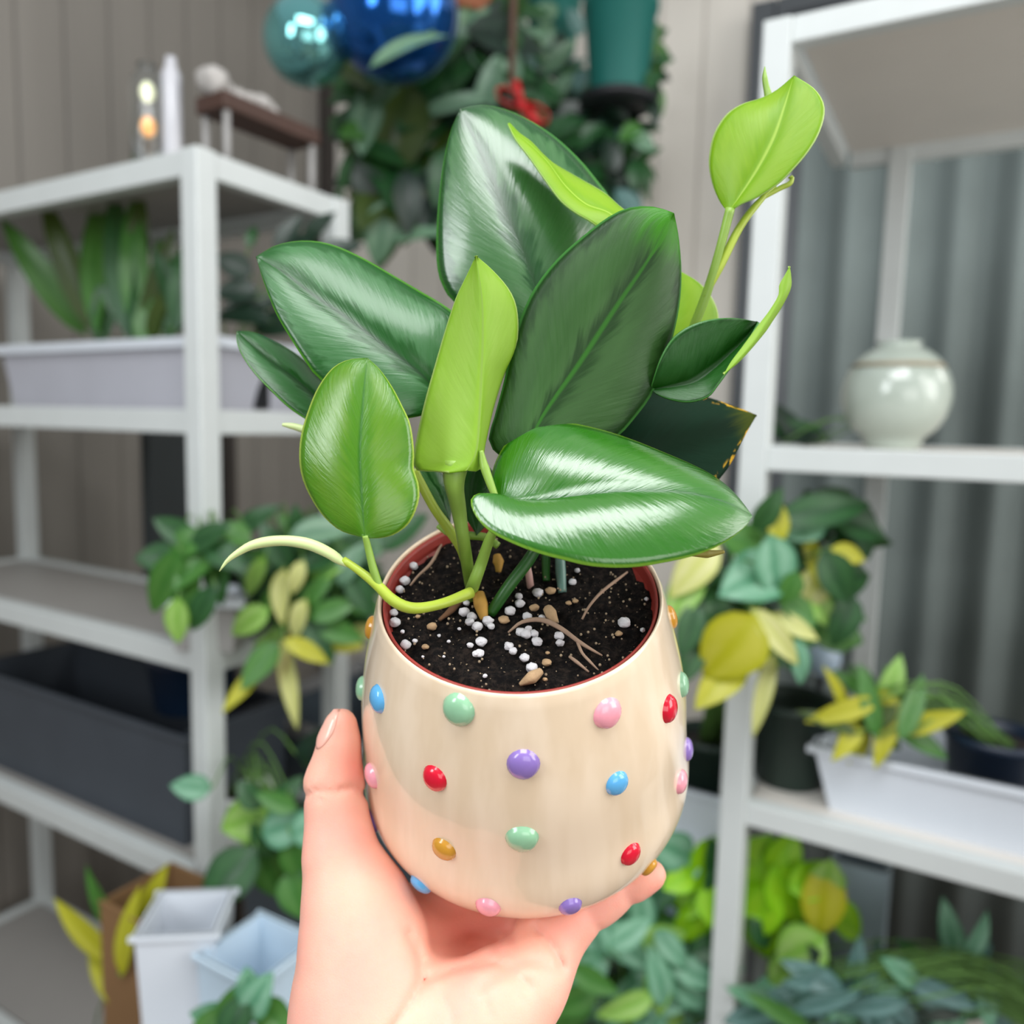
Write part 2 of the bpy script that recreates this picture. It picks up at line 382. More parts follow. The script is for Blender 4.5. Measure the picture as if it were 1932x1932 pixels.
for i in range(260):      # fine grit
    r = .046 * math.sqrt(random.random()); aa = random.random() * 2 * PI; x, y = r * math.cos(aa), r * math.sin(aa)
    mb.sphere(PF @ Vector((x, y, -SOIL + .0016)), random.uniform(.0002, .00055), 5, 4, 0)
o = mb.build('grit', mat('grit', sr(150, 132, 108), .9, .4, 800), plant, LP); o['kind'] = 'stuff'

# leaf materials
DK, PALE = sr(16, 62, 22), sr(104, 150, 104)
G = {}
G['A'] = leafmat('leaf_silver_back', sr(8, 78, 16), sr(86, 136, 80), 1.0, .06, .16, .76, .88, margin=sr(60, 140, 40), mid=sr(4, 66, 8), rough=.24, spec=.75, coat=.6, bump=.22)
G['B'] = leafmat('leaf_deep_green', sr(14, 56, 2), sr(64, 106, 50), 1., .04, .22, .74, .92, margin=sr(60, 120, 50), mid=sr(34, 98, 6), tipcol=sr(58, 136, 0), rough=.38, spec=.35)
G['C'] = leafmat('leaf_glossy', sr(38, 112, 0), sr(76, 132, 54), .95, .03, .20, .60, .80, margin=sr(120, 170, 40), mid=sr(18, 92, 0), rough=.2, spec=.85, coat=.9, bump=.3)
G['D'] = leafmat('leaf_silver_left', sr(10, 84, 12), sr(84, 138, 86), 1.0, .14, .24, .74, .86, margin=sr(80, 150, 30), mid=sr(6, 62, 10), rough=.30, spec=.5, coat=.3, bump=.22)
G['E'] = leafmat('leaf_young_green', sr(80, 142, 0), sr(126, 168, 44), .8, .10, .4, .66, .95, margin=sr(186, 212, 90), mid=sr(50, 116, 0), rough=.24, transl=.3, tcol=sr(140, 190, 0), spec=.7, coat=.5)
G['lime'] = leafmat('leaf_lime', sr(156, 202, 52), sr(182, 218, 96), .8, .03, .4, .7, .98, margin=sr(204, 228, 130), mid=sr(150, 184, 74), rough=.5, transl=.38, tcol=sr(170, 215, 50), bump=.12)
G['lime2'] = leafmat('leaf_lime_bright', sr(142, 190, 20), sr(186, 218, 66), .7, .03, .4, .7, .98, margin=sr(206, 230, 140), mid=sr(190, 224, 84), rough=.38, transl=.42, tcol=sr(165, 215, 20), bump=.12)
G['under'] = leafmat('leaf_underside', sr(120, 164, 52), sr(150, 186, 90), .5, .03, .4, .7, .98, rough=.55, transl=.25, bump=.12)
G['J'] = leafmat('leaf_dark_fold', sr(6, 66, 0), sr(58, 116, 54), .6, .05, .5, .8, .98, margin=sr(60, 120, 50), mid=sr(10, 66, 6), rough=.28, spec=.35)
G['K'] = leafmat('leaf_blackish', sr(4, 34, 16), sr(10, 50, 32), .7, .05, .5, .8, .98, tipcol=sr(64, 74, 12), blot=sr(196, 152, 40), rough=.55, transl=.05, spec=.12)
G['pale'] = mat('shoot_pale', sr(206, 224, 156), .42, .06, 120); G['stem'] = mat('petiole_green', sr(132, 166, 66), .42, .14, 160)
G['stemy'] = mat('petiole_yellow', sr(168, 188, 62), .42, .12, 160); G['stemd'] = mat('petiole_dark', sr(34, 84, 26), .4, .2, 160)

def leaf(L, M, R, d, bow=0., eL=0., eR=0., bulge=.0, front='B', back='under', n=34, m=9, thick=.0007, wav=0., name='leaf', label=None):
    """L, M, R: left edge, midrib, right edge, base to tip; d = depth at base and tip; eL/eR lean of the halves; bulge = puffing of each half"""
    L, M, R = catmull(L, n), catmull(M, n), catmull(R, n)
    v = []; uv = []; f = []
    rows = []
    for i in range(n):
        t_ = i / (n - 1); dm = d[0] + (d[1] - d[0]) * t_ + bow * math.sin(PI * t_); wd = math.sin(PI * min(1, max(0, t_))) ** .6
        rows.append((P(*L[i][:2], dm + eL * wd), P(*M[i][:2], dm), P(*R[i][:2], dm + eR * wd)))
    for i, (l, c_, r) in enumerate(rows):
        t_ = i / (n - 1)
        tg = rows[min(i + 1, n - 1)][1] - rows[max(i - 1, 0)][1]
        nr = tg.cross(r - l)
        nr = nr.normalized() if nr.length > 1e-9 else -FW
        if nr.dot(c_ - CAM) > 0: nr = -nr
        for k in range(-m, m + 1):
            s = abs(k) / m; e = l if k < 0 else r; wl = (e - c_).length
            p = c_.lerp(e, s) + nr * (bulge * wl * math.sin(PI * s ** .8))
            if wav: p += nr * wav * s * s * math.sin(t_ * 11 + (2 if k < 0 else 0)) * math.sin(PI * t_)
            v.append(p); uv.append((.5 + .5 * k / m, t_))
    W = 2 * m + 1
    for i in range(n - 1):
        for k in range(W - 1): a = i * W + k; f.append((a, a + 1, a + W + 1, a + W))
    # faces towards the camera carry the front material
    mid_ = n // 2 * W + m // 2; q = f[(n // 2) * (W - 1) + m // 2]
    nn = (v[q[1]] - v[q[0]]).cross(v[q[3]] - v[q[0]])
    if nn.dot(v[q[0]] - CAM) > 0: f = [g[::-1] for g in f]
    o = MB().add(v, f, 0, uv).build(name, [G[front], G[back]], plant, LP)
    md = o.modifiers.new('thickness', 'SOLIDIFY'); md.thickness = thick; md.offset = -1; md.material_offset = 1
    if label: o['label'] = label
    return o
def stem(pts, rad, m='stem', name='petiole', seg=12, n=26, label=None):
    q = catmull(pts, n); rr = [float(np.interp(i / (n - 1), np.linspace(0, 1, len(rad)), rad)) for i in range(n)]
    w_ = [P(*p) for p in q]; rr = [r * p[2] / F for r, p in zip(rr, q)]
    o = MB().tube(w_, rr, seg).build(name, G[m] if isinstance(m, str) else m, plant, LP)
    if label: o['label'] = label
    return o
def sp(px, py): return (px, py, project(soil(px, py))[2])

# A large back leaf
leaf([(1030, 640), (930, 610), (860, 572), (836, 542), (825, 505), (823, 450), (827, 380), (836, 308), (850, 248), (868, 206)],
     [(1030, 640), (1010, 540), (985, 470), (948, 390), (908, 290), (868, 206)],
     [(1030, 640), (1110, 600), (1165, 520), (1172, 430), (1150, 372), (1128, 342), (1095, 302), (1050, 260), (1000, 227), (950, 205), (905, 198), (868, 206)],
     (.305, .318), -.004, .004, .016, .10, 'A', label='large dark silvery leaf at the back')
# D left dark leaf
leaf([(850, 770), (760, 790), (680, 775), (600, 712), (577, 683), (549, 640), (520, 590), (497, 530), (483, 484)],
     [(850, 770), (800, 712), (722, 650), (652, 598), (590, 556), (530, 510), (483, 484)],
     [(850, 770), (880, 680), (868, 605), (838, 576), (798, 552), (740, 518), (680, 484), (622, 460), (570, 454), (520, 463), (483, 484)],
     (.292, .298), -.006, -.006, .012, .09, 'D', label='dark silvery leaf pointing left')
# L small left leaf
leaf([(680, 830), (620, 812), (575, 788), (545, 768), (515, 740), (480, 703), (456, 668), (446, 640), (447, 624)],
     [(680, 830), (620, 775), (565, 722), (500, 672), (447, 624)],
     [(680, 830), (660, 760), (604, 714), (570, 676), (530, 650), (480, 627), (447, 624)],
     (.305, .31), 0, -.008, .010, .08, 'D', label='narrow silvery leaf low on the left')
# G narrow lime leaf behind B
leaf([(1180, 470), (1118, 420), (1088, 402), (1058, 378), (1028, 338), (1000, 298), (974, 264), (958, 232)],
     [(1195, 440), (1150, 402), (1105, 385), (1066, 350), (1034, 306), (1000, 272), (975, 252), (960, 232)],
     [(1215, 420), (1174, 392), (1140, 363), (1090, 334), (1034, 300), (1004, 268), (980, 250), (962, 231)],
     (.292, .302), 0, -.004, .010, .06, 'lime2', label='narrow folded lime leaf at the top')
# I lime leaf behind on the right
leaf([(1240, 690), (1215, 640), (1215, 580), (1250, 530), (1283, 511)], [(1240, 690), (1262, 630), (1275, 570), (1283, 511)],
     [(1240, 690), (1300, 680), (1345, 640), (1356, 600), (1345, 564), (1320, 534), (1283, 511)], (.307, .312), 0, .0, .004, .06, 'lime2', label='lime leaf mostly hidden behind the large front leaf')
# H top right lime leaf
leaf([(1373, 399), (1360, 384), (1346, 354), (1338, 320), (1338, 292), (1347, 252), (1370, 216), (1400, 196), (1435, 185), (1466, 169), (1498, 142)],
     [(1375, 399), (1396, 370), (1430, 318), (1460, 260), (1480, 200), (1498, 142)],
     [(1380, 399), (1398, 384), (1430, 371), (1470, 345), (1500, 315), (1526, 284), (1546, 250), (1556, 215), (1552, 189), (1534, 165), (1498, 142)],
     (.292, .288), -.003, .010, -.006, .07, 'lime2', label='bright lime leaf at the top of the tall stem')
stem([(1300, 640, .305), (1335, 548, .299), (1358, 470, .295), (1378, 393, .292)], [9, 9, 8, 9], 'stem')
stem([(1330, 560, .299), (1360, 500, .297), (1398, 425, .296), (1440, 372, .297), (1462, 350, .298)], [5, 8, 8, 7, 4], 'stemy', 'leaf_sheath')
stem([(1440, 372, .297), (1470, 356, .298), (1490, 346, .298), (1495, 334, .298), (1488, 336, .298)], [5, 5, 5, 5, 2], 'stemy', 'new_shoot')
stem([(1452, 190, .30), (1446, 165, .30), (1443, 145, .30), (1443, 126, .30)], [9, 6, 5, 1], 'stem', 'new_shoot')
# K blackish leaf
leaf([(1120, 860), (1150, 790), (1200, 745), (1265, 735), (1320, 745), (1380, 764), (1428, 783)], [(1120, 860), (1200, 850), (1290, 832), (1370, 808), (1428, 783)],
     [(1120, 860), (1190, 930), (1270, 950), (1330, 930), (1366, 893), (1388, 858), (1408, 818), (1428, 783)], (.296, .306), 0, .010, -.002, .05, 'K', label='blackish green leaf with yellowed tip')
# J folded leaf on the right
leaf([(1228, 735), (1245, 680), (1268, 640), (1300, 616), (1340, 603), (1385, 600), (1430, 607)], [(1228, 735), (1275, 727), (1310, 718), (1345, 695), (1382, 662), (1410, 634), (1430, 607)],
     [(1230, 738), (1262, 752), (1300, 758), (1335, 748), (1352, 728), (1372, 700), (1400, 662), (1430, 607)], (.288, .290), 0, -.008, -.006, .06, 'J', label='dark green leaf on the right, curled along its edge')
leaf([(1366, 706), (1378, 684), (1402, 652), (1430, 614), (1450, 588), (1468, 558), (1470, 538), (1480, 520), (1490, 502)], [(1366, 706), (1388, 684), (1420, 648), (1442, 615), (1462, 582), (1478, 552), (1482, 530), (1490, 502)],
     [(1366, 706), (1398, 680), (1440, 632), (1460, 603), (1476, 578), (1492, 545), (1493, 522), (1490, 502)], (.2795, .283), .001, .001, .003, .08, 'lime', label='lime underside of the curled leaf edge', name='leaf_curl')
# B large front leaf
leaf([(985, 880), (945, 862), (922, 832), (934, 782), (950, 722), (964, 660), (985, 592), (1010, 541), (1050, 490), (1100, 445), (1150, 408), (1190, 391), (1235, 390), (1272, 402)],
     [(985, 880), (1012, 806), (1042, 756), (1092, 686), (1162, 580), (1230, 480), (1272, 402)],
     [(985, 880), (1080, 880), (1160, 828), (1200, 786), (1235, 735), (1262, 662), (1280, 590), (1286, 520), (1281, 450), (1272, 402)],
     (.272, .276), .004, .003, .010, .085, 'B', label='largest leaf, dark green, standing at the front')
# F lime folded leaf
leaf([(846, 889), (815, 889), (788, 888), (779, 874), (785, 830), (800, 762), (820, 690), (840, 622), (860, 562), (880, 520), (898, 482)],
     [(880, 888), (900, 850), (906, 780), (909, 700), (911, 640), (909, 560), (898, 482)],
     [(884, 888), (908, 886), (916, 840), (932, 770), (952, 708), (971, 668), (978, 628), (975, 580), (960, 545), (930, 510), (898, 482)],
     (.262, .266), .002, .012, .014, .05, 'lime', label='pale lime young leaf standing upright in the middle')
stem([(860, 872, .2685), (857, 912, .2685), (866, 965, .272), (876, 1030, .277), sp(888, 1105)], [26, 17, 13, 12, 11], 'stem')
stem([(908, 850, .264), (914, 880, .264), (926, 915, .263), (938, 946, .262)], [4, 9, 8, 6], 'stem')
# E front left round leaf
leaf([(688, 1014), (660, 1008), (632, 995), (600, 963), (576, 920), (566, 880), (568, 830), (580, 780), (598, 732), (625, 695), (655, 679), (693, 675)],
     [(688, 1014), (682, 930), (679, 850), (685, 760), (693, 675)],
     [(690, 1014), (712, 1016), (745, 1008), (774, 985), (790, 945), (789, 912), (780, 884), (781, 850), (775, 802), (760, 768), (740, 730), (716, 696), (693, 675)],
     (.252, .258), -.003, .006, .004, .09, 'E', wav=.0009, label='round mid green leaf at the front left')
# C glossy leaf
leaf([(942, 946), (930, 930), (927, 900), (936, 868), (956, 834), (986, 808), (1020, 797), (1070, 797), (1130, 809), (1190, 828), (1250, 852), (1310, 878), (1355, 903), (1390, 934), (1420, 974)],
     [(942, 946), (1000, 946), (1080, 936), (1180, 926), (1290, 929), (1370, 948), (1420, 974)],
     [(940, 948), (925, 933), (902, 931), (888, 944), (897, 972), (922, 1000), (962, 1022), (1010, 1041), (1060, 1055), (1120, 1068), (1190, 1070), (1260, 1060), (1320, 1045), (1370, 1022), (1405, 995), (1420, 974)],
     (.262, .256), -.004, .022, -.014, .10, 'C', n=64, label='glossy green leaf reaching right over the rim')
stem([(1300, 1046, .262), (1335, 1045, .264), (1366, 1041, .265)], [3, 8, 3], mat('brown_tip', sr(130, 120, 40), .6, .3, 200), 'dry_leaf_tip')
# small leaves and stalks in the middle
leaf([(900, 1010), (868, 960), (856, 920), (872, 888), (905, 868)], [(900, 1010), (890, 960), (892, 920), (905, 868)], [(900, 1010), (925, 980), (935, 930), (930, 890), (905, 868)], (.292, .294), 0, 0, .004, .1, 'J', label='small dark leaf deep between the stalks')
leaf([(850, 985), (815, 945), (792, 905), (790, 880)], [(850, 985), (830, 930), (810, 900), (800, 878)], [(850, 985), (852, 940), (838, 900), (815, 876)], (.29, .292), 0, 0, .004, .1, 'A', label='small silvery leaf behind the stalks')
stem([(780, 885, .282), (797, 918, .283), (820, 960, .285), (848, 1000, .288), (872, 1040, .288), sp(886, 1098)], [9, 9, 9, 10, 9, 8], 'stemy')
stem([(826, 992, .296), (850, 1008, .295), (880, 1010, .294), (916, 1014, .294), (940, 1030, .293)], [5, 6, 8, 8, 7], 'stem')
stem([(942, 990, .272), (926, 1012, .274), (909, 1060, .278), (895, 1098, .28), sp(884, 1128)], [8, 10, 11, 12, 13], 'stem')
stem([(1030, 1000, .285), (999, 1054, .285), (960, 1106, .283), sp(925, 1158)], [10, 12, 12, 11], 'stemd')
stem([(1056, 1040, .30), (1058, 1080, .297), sp(1061, 1118)], [9, 10, 8], mat('petiole_grey', sr(96, 128, 118), .4, .2, 160))
stem([(1030, 1040, .302), (1030, 1075, .30), sp(1031, 1096)], [9, 8, 7], 'stemd')
stem([(995, 1060, .296), (998, 1085, .292), sp(1001, 1108)], [5, 7, 7], mat('root_pink', sr(176, 140, 132), .6, .15, 200), 'root')
stem([(888, 1118, .277), (840, 1137, .268), (795, 1147, .262), (766, 1145, .258), (738, 1130, .256), (712, 1104, .256), (682, 1080, .257), (648, 1056, .258)], [11, 10, 10, 11, 11, 10, 8, 7], 'stemy', 'runner')
stem([(718, 1112, .256), (705, 1075, .255), (696, 1040, .254), (689, 1010, .2525)], [7, 8, 7, 6], 'stem')
stem([(664, 1070, .258), (645, 1060, .258), (620, 1043, .257), (580, 1026, .256), (530, 1020, .256), (480, 1027, .256), (447, 1044, .256), (427, 1060, .256), (414, 1078, .256)], [3, 10, 11, 11, 10, 10, 8, 5, 1], 'pale', 'new_shoot', label='pale rolled new leaf')
stem([(580, 812, .30), (560, 806, .30), (546, 803, .30), (533, 801, .30)], [8, 7, 6, 3], 'pale', 'new_shoot')

# ------------------------------------------------------------------ the hand
def pc(px, py, d): return np.array([(px - 966) / F * d, -(py - 966) / F * d, d])
a_n = np.array(a_c); c_n = np.array(c_c)
e1n = np.array([1., 0, 0]) - a_n * a_n[0]; e1n /= np.linalg.norm(e1n)
e2n = np.cross(a_n, e1n)
if e2n[2] < 0: e2n = -e2n                       # towards the back of the pot
def pp(x, w_, s): return c_n - a_n * s + e1n * x + e2n * w_
def cone(Pt, A, B, ra, rb):
    ba = B - A; l2 = ba @ ba; h = np.clip(((Pt - A) @ ba) / l2, 0, 1)
    return np.linalg.norm(Pt - A - h[:, None] * ba, axis=1) - (ra + (rb - ra) * h)
prims = []     # (A, B, ra, rb, k)
def chain(pts, k=.006):
    for (p, r), (q, s) in zip(pts[:-1], pts[1:]): prims.append((p, q, r, s, k))
def px_chain(pts, k=.006): chain([(pc(x, y, d), r * d / F) for x, y, d, r in pts], k)
px_chain([(644, 1364, .303, 28), (640, 1405, .304, 34), (631, 1474, .304, 49), (636, 1540, .303, 52), (643, 1615, .300, 64), (672, 1710, .297, 96), (692, 1810, .293, 122), (700, 1920, .288, 142), (700, 2040, .282, 135), (690, 2400, .262, 150)], .007)
px_chain([(985, 1838, .294, 78), (1052, 1750, .303, 58), (1134, 1690, .310, 44), (1200, 1656, .313, 35), (1231, 1650, .313, 26)], .005)
px_chain([(985, 1838, .294, 78), (925, 1885, .290, 98), (885, 1960, .286, 118), (860, 2050, .282, 128), (850, 2400, .262, 150)], .012)
px_chain([(700, 1900, .300, 120), (880, 1930, .298, 100)], .014)
px_chain([(760, 1760, .318, 70), (900, 1800, .318, 66), (985, 1800, .312, 62)], .012)
px_chain([(760, 1760, .322, 60), (780, 1860, .315, 90), (870, 1880, .312, 90)], .012)
chain([(pc(760, 1760, .325), .015), (pp(-.030, -.035, .134), .013), (pp(-.024, .012, .128), .0098), (pp(-.020, .048, .123), .0088), (pp(-.018, .070, .104), .0082), (pp(-.017, .077, .083), .0068)], .005)
chain([(pc(840, 1770, .325), .015), (pp(-.008, -.035, .134), .0125), (pp(-.002, .016, .128), .0098), (pp(.001, .054, .123), .0088), (pp(.002, .077, .100), .0082), (pp(.002, .080, .076), .0068)], .005)
chain([(pc(920, 1780, .322), .015), (pp(.015, -.034, .134), .012), (pp(.021, .012, .128), .0095), (pp(.024, .046, .123), .0086), (pp(.025, .069, .102), .0078), (pp(.024, .075, .082), .0065)], .005)
lo = np.min([np.minimum(p[0], p[1]) - max(p[2], p[3]) for p in prims], 0) - .006; hi = np.max([np.maximum(p[0], p[1]) + max(p[2], p[3]) for p in prims], 0) + .006
lo[1] = max(lo[1], -(2330 - 966) / F * .27)
hs = .0015
nx, ny, nz = [int(math.ceil((hi[i] - lo[i]) / hs)) + 1 for i in range(3)]
creases = [  # palm lines, (points in px, half width px, depth m)
    ([(578, 1500), (600, 1492), (628, 1494)], 5, .0010), ([(590, 1512), (620, 1505)], 4, .0005), ([(640, 1492), (672, 1487), (690, 1500)], 6, .0012),
    ([(770, 1760), (790, 1800), (795, 1850), (770, 1900), (735, 1950)], 8, .0014),
    ([(800, 1850), (860, 1828), (930, 1815), (975, 1838), (1000, 1862)], 7, .0014), ([(950, 1838), (975, 1858), (985, 1890)], 5, .0007),
    ([(1010, 1752), (1046, 1790), (1062, 1826)], 8, .0014), ([(905, 1862), (955, 1826), (1010, 1812), (1050, 1830)], 9, .0008), ([(1110, 1722), (1128, 1752)], 6, .0007), ([(1180, 1690), (1196, 1710)], 5, .0005),
    ([(830, 1870), (850, 1910), (862, 1960)], 6, .0006), ([(900, 1850), (915, 1880), (925, 1920)], 5, .0006)]
for k in range(9):
    creases.append(([(590 + k * 9, 1790 + k * 16), (650 + k * 8, 1772 + k * 17), (720 + k * 7, 1735 + k * 20)], 3, .00022))
def hand_field(Pt):
    d = np.full(len(Pt), 1.)
    for A, B, ra, rb, k in prims:
        e = cone(Pt, A, B, ra, rb); h = np.clip(.5 + .5 * (d - e) / k, 0, 1)
        d = d * (1 - h) + e * h - k * h * (1 - h)
    X = 966 + F * Pt[:, 0] / Pt[:, 2]; Y = 966 - F * Pt[:, 1] / Pt[:, 2]
    near = np.abs(d) < .006
    for pts, wd, dp in creases:
        q = catmull(pts, 24); dd = np.full(near.sum(), 1e9)
        for a_, b_ in zip(q[:-1], q[1:]):
            ab = b_ - a_; l2 = ab @ ab; dx, dy = X[near] - a_[0], Y[near] - a_[1]
            h = np.clip((dx * ab[0] + dy * ab[1]) / l2, 0, 1); dd = np.minimum(dd, (dx - h * ab[0]) ** 2 + (dy - h * ab[1]) ** 2)
        d[near] += 1.6 * dp * np.exp(-dd / wd ** 2)
    d[near] += .008 * np.exp(-((X[near] - 915 - .25 * (Y[near] - 1780)) / 105) ** 2 - ((Y[near] - 1782 + .10 * (X[near] - 915)) / 44) ** 2)
    # rests against the planter without entering it
    q = Pt - c_n; s = -(q @ a_n); rad = np.linalg.norm(q + s[:, None] * a_n, axis=1)
    body = np.maximum((rad - RAD(s)) * .92, np.maximum(s - H - .003, -s - .002))
    k = .0012; e = -(body - .0003); h = np.clip(.5 - .5 * (d - e) / k, 0, 1)
    return d * (1 - h) + e * h + k * h * (1 - h)
gx, gy, gz = [lo[i] + hs * np.arange(n_) for i, n_ in enumerate((nx, ny, nz))]
Vf = np.empty((nx, ny, nz))
YZ = np.stack(np.meshgrid(gy, gz, indexing='ij'), -1).reshape(-1, 2)
for i in range(nx):
    Vf[i] = hand_field(np.column_stack([np.full(len(YZ), gx[i]), YZ])).reshape(ny, nz)
Vf[:, 0, :] = np.maximum(Vf[:, 0, :], hs * .5)      # closed where the forearm leaves the picture
def surface_nets(V):
    ins = V < 0; sh = np.array(V.shape) - 1
    acc = np.zeros((*sh, 3)); cnt = np.zeros(sh)
    cor = [(i, j, k) for i in (0, 1) for j in (0, 1) for k in (0, 1)]
    sl = lambda o: tuple(slice(o[i], o[i] + sh[i]) for i in range(3))
    for a_ in cor:
        for ax in range(3):
            if a_[ax]: continue
            b_ = list(a_); b_[ax] = 1; va, vb = V[sl(a_)], V[sl(b_)]; cr = (va < 0) != (vb < 0)
            t_ = np.where(cr, va / np.where(cr, va - vb, 1), 0)
            for c_ in range(3): acc[..., c_] += np.where(cr, a_[c_] + (t_ if c_ == ax else 0), 0)
            cnt += cr
    act = cnt > 0; idx = -np.ones(sh, int); idx[act] = np.arange(act.sum())
    pos = np.argwhere(act) + acc[act] / cnt[act][:, None]; faces = []
    for ax in range(3):
        u_, v_ = (ax + 1) % 3, (ax + 2) % 3
        a_ = [slice(None)] * 3; a_[ax] = slice(0, -1); b_ = [slice(None)] * 3; b_[ax] = slice(1, None)
        E = ins[tuple(a_)] != ins[tuple(b_)]; q = np.argwhere(E)
        q = q[(q[:, u_] > 0) & (q[:, v_] > 0) & (q[:, u_] < V.shape[u_] - 1) & (q[:, v_] < V.shape[v_] - 1)]
        du = np.eye(3, dtype=int)[u_]; dv = np.eye(3, dtype=int)[v_]
        g = lambda z: idx[z[:, 0], z[:, 1], z[:, 2]]
        F4 = np.stack([g(q - du - dv), g(q - dv), g(q), g(q - du)], 1)
        fl = ins[q[:, 0], q[:, 1], q[:, 2]]
        F4[~fl] = F4[~fl][:, ::-1]; faces.append(F4)
    return pos, np.vstack(faces)
hp, hf = surface_nets(Vf)
hp = lo + hp * hs
Bm = np.array([[*RT], [*UP], [*FW]])
hw = hp @ Bm + np.array(CAM)
t = NT('skin'); co = t.coord()
b1 = t.noise(co, 34., 3); b2 = t.noise(co, 140., 3); b3 = t.noise(co, 1500., 2)
at = t.node('ShaderNodeAttribute', attribute_name='red_tint')
c = t.mix(t.ramp(b1, .3, .7), sr(242, 180, 158), sr(240, 164, 148)); c = t.mix(t.math('MULTIPLY', b2, .25), c, sr(248, 202, 180))
c = t.mix(at.outputs['Fac'], c, sr(234, 124, 100))
t.put(t.b.inputs['Base Color'], c); t.b.inputs['Roughness'].default_value = .5; t.b.inputs['Specular IOR Level'].default_value = .35
t.b.inputs['Subsurface Weight'].default_value = .35; t.b.inputs['Subsurface Radius'].default_value = (1., .35, .2); t.b.inputs['Subsurface Scale'].default_value = .006
t.bump(t.math('ADD', b3, t.math('MULTIPLY', b2, .5)), .12, .0006)
root = Vector(hw[hw[:, 2].argmin()])
root = cam2w(pc(780, 2100, .284))
me = mesh('hand', hw - np.array(root), hf.tolist(), t.m)
bm = bmesh.new(); bm.from_mesh(me)
bmesh.ops.recalc_face_normals(bm, faces=bm.faces[:])
for _ in range(2): bmesh.ops.smooth_vert(bm, verts=bm.verts[:], factor=.5, use_axis_x=True, use_axis_y=True, use_axis_z=True)
bm.to_mesh(me); bm.free()
fa = me.attributes.new('red_tint', 'FLOAT', 'POINT')
fv = np.zeros(len(hp))                                  # redder at the finger pads and in the hollow of the palm
for (x, y, d, r, amt) in [(655, 1445, .30, 40, .5), (1215, 1665, .31, 38, .35), (1060, 1770, .30, 60, .3), (850, 1780, .315, 110, .45), (720, 1700, .30, 60, .2), (1130, 1720, .31, 50, .25), (645, 1370, .30, 26, .2)]:
    c_ = pc(x, y, d); fv += amt * np.exp(-((hp - c_) ** 2).sum(1) / (r * d / F) ** 2)
fa.data.foreach_set('value', np.clip(fv, 0, .75).astype(np.float32))
hand = link('hand', me); hand.location = root
tag(hand, 'bare left hand, palm up and thumb raised, holding up the dotted planter', 'hand')
# thumb nail
bv = BVHTree.FromPolygons([tuple(q) for q in hw], hf.tolist())
nd = (-RT * .86 - FW * .5).normalized(); nc = P(640, 1372, .303); nu = (P(644, 1340, .303) - P(636, 1410, .304)).normalized(); nu = (nu - nd * nu.dot(nd)).normalized(); ns = nd.cross(nu)
v = []; f = []; ok = True; NN = 12
for i in range(NN + 1):
    for k in range(NN + 1):
        u_, s_ = -1 + 2 * i / NN, -1 + 2 * k / NN
        s2 = s_ * math.sqrt(max(0., 1 - .5 * u_ * u_)); u2 = u_ * math.sqrt(max(0., 1 - .5 * s_ * s_))
        o_ = nc + nu * (u2 * .0072) + ns * (s2 * .0050) + nd * .03
        h_ = bv.ray_cast(o_, -nd)
        p = h_[0] if h_[0] else o_ - nd * .028
        v.append(p + nd * (.0005 - .0004 * max(abs(u_), abs(s_)) ** 4))
for i in range(NN):
    for k in range(NN): a = i * (NN + 1) + k; f.append((a, a + 1, a + NN + 2, a + NN + 1))
o = MB().add(v, f).build('thumb_nail', mat('nail', sr(246, 184, 166), .25, .04, 60, coat=.3), hand, Matrix.Translation(root)); md = o.modifiers.new('thickness', 'SOLIDIFY'); md.thickness = .0005; md.offset = -1
bm = bmesh.new(); bm.from_mesh(o.data); bmesh.ops.recalc_face_normals(bm, faces=bm.faces[:]); bm.to_mesh(o.data); bm.free()

#%%BACKGROUND%%
# ------------------------------------------------------------------ the room
U = Vector((math.cos(PI / 6), -math.sin(PI / 6), 0)); VV = Vector((math.sin(PI / 6), math.cos(PI / 6), 0)); ZA = Vector((0, 0, 1))
RZ = -PI / 6
R3 = Matrix.Rotation(RZ, 3, 'Z')
KC = Vector((.53, 1.9, 0)) - U * 1.30                          # room corner
def panelled(name, base, groove, pitch_=.105):
    t = NT(name); co = t.coord(); sp_ = t.node('ShaderNodeSeparateXYZ'); t.put(sp_.inputs[0], co)
    fr = t.math('FRACT', t.math('DIVIDE', sp_.outputs[0], pitch_)); g = t.math('SUBTRACT', 1., t.ramp(t.math('ABSOLUTE', t.math('SUBTRACT', fr, .5)), .02, .05))
    nz = t.noise(t.scale(co, (14, 14, 1.2)), 1., 4)
    c = t.mix(nz, tuple(x * .9 for x in base[:3]) + (1,), tuple(min(1, x * 1.1) for x in base[:3]) + (1,))
    t.put(t.b.inputs['Base Color'], t.mix(g, c, groove)); t.b.inputs['Roughness'].default_value = .6
    t.bump(t.math('SUBTRACT', 1., g), .5, .006); return t.m
def struct(name, c, size, m, parent=None, bev=0.):
    o = MB().box((0, 0, 0), size, bev=bev).build(name, m, parent, None, False); o.location = c; o.rotation_euler = (0, 0, RZ)
    if not parent: o['kind'] = 'structure'
    return o
WH = 2.9
M_wall = panelled('wall_panel', sr(226, 220, 210), sr(200, 193, 183)); M_wall2 = panelled('wall_panel_shaded', sr(138, 133, 126), sr(120, 115, 109))  # left wall darker: shade away from the right-hand light put into its colour
struct('wall_back', KC + U * 1.75 + VV * .03 + ZA * WH / 2, (3.56, .06, WH), M_wall)
o = MB().box((0, 0, 0), (3.0, .06, WH)).build('wall_left', M_wall2, None, None, False); o.location = KC - VV * 1.5 - U * .03 + ZA * WH / 2; o.rotation_euler = (0, 0, RZ + PI / 2); o['kind'] = 'structure'
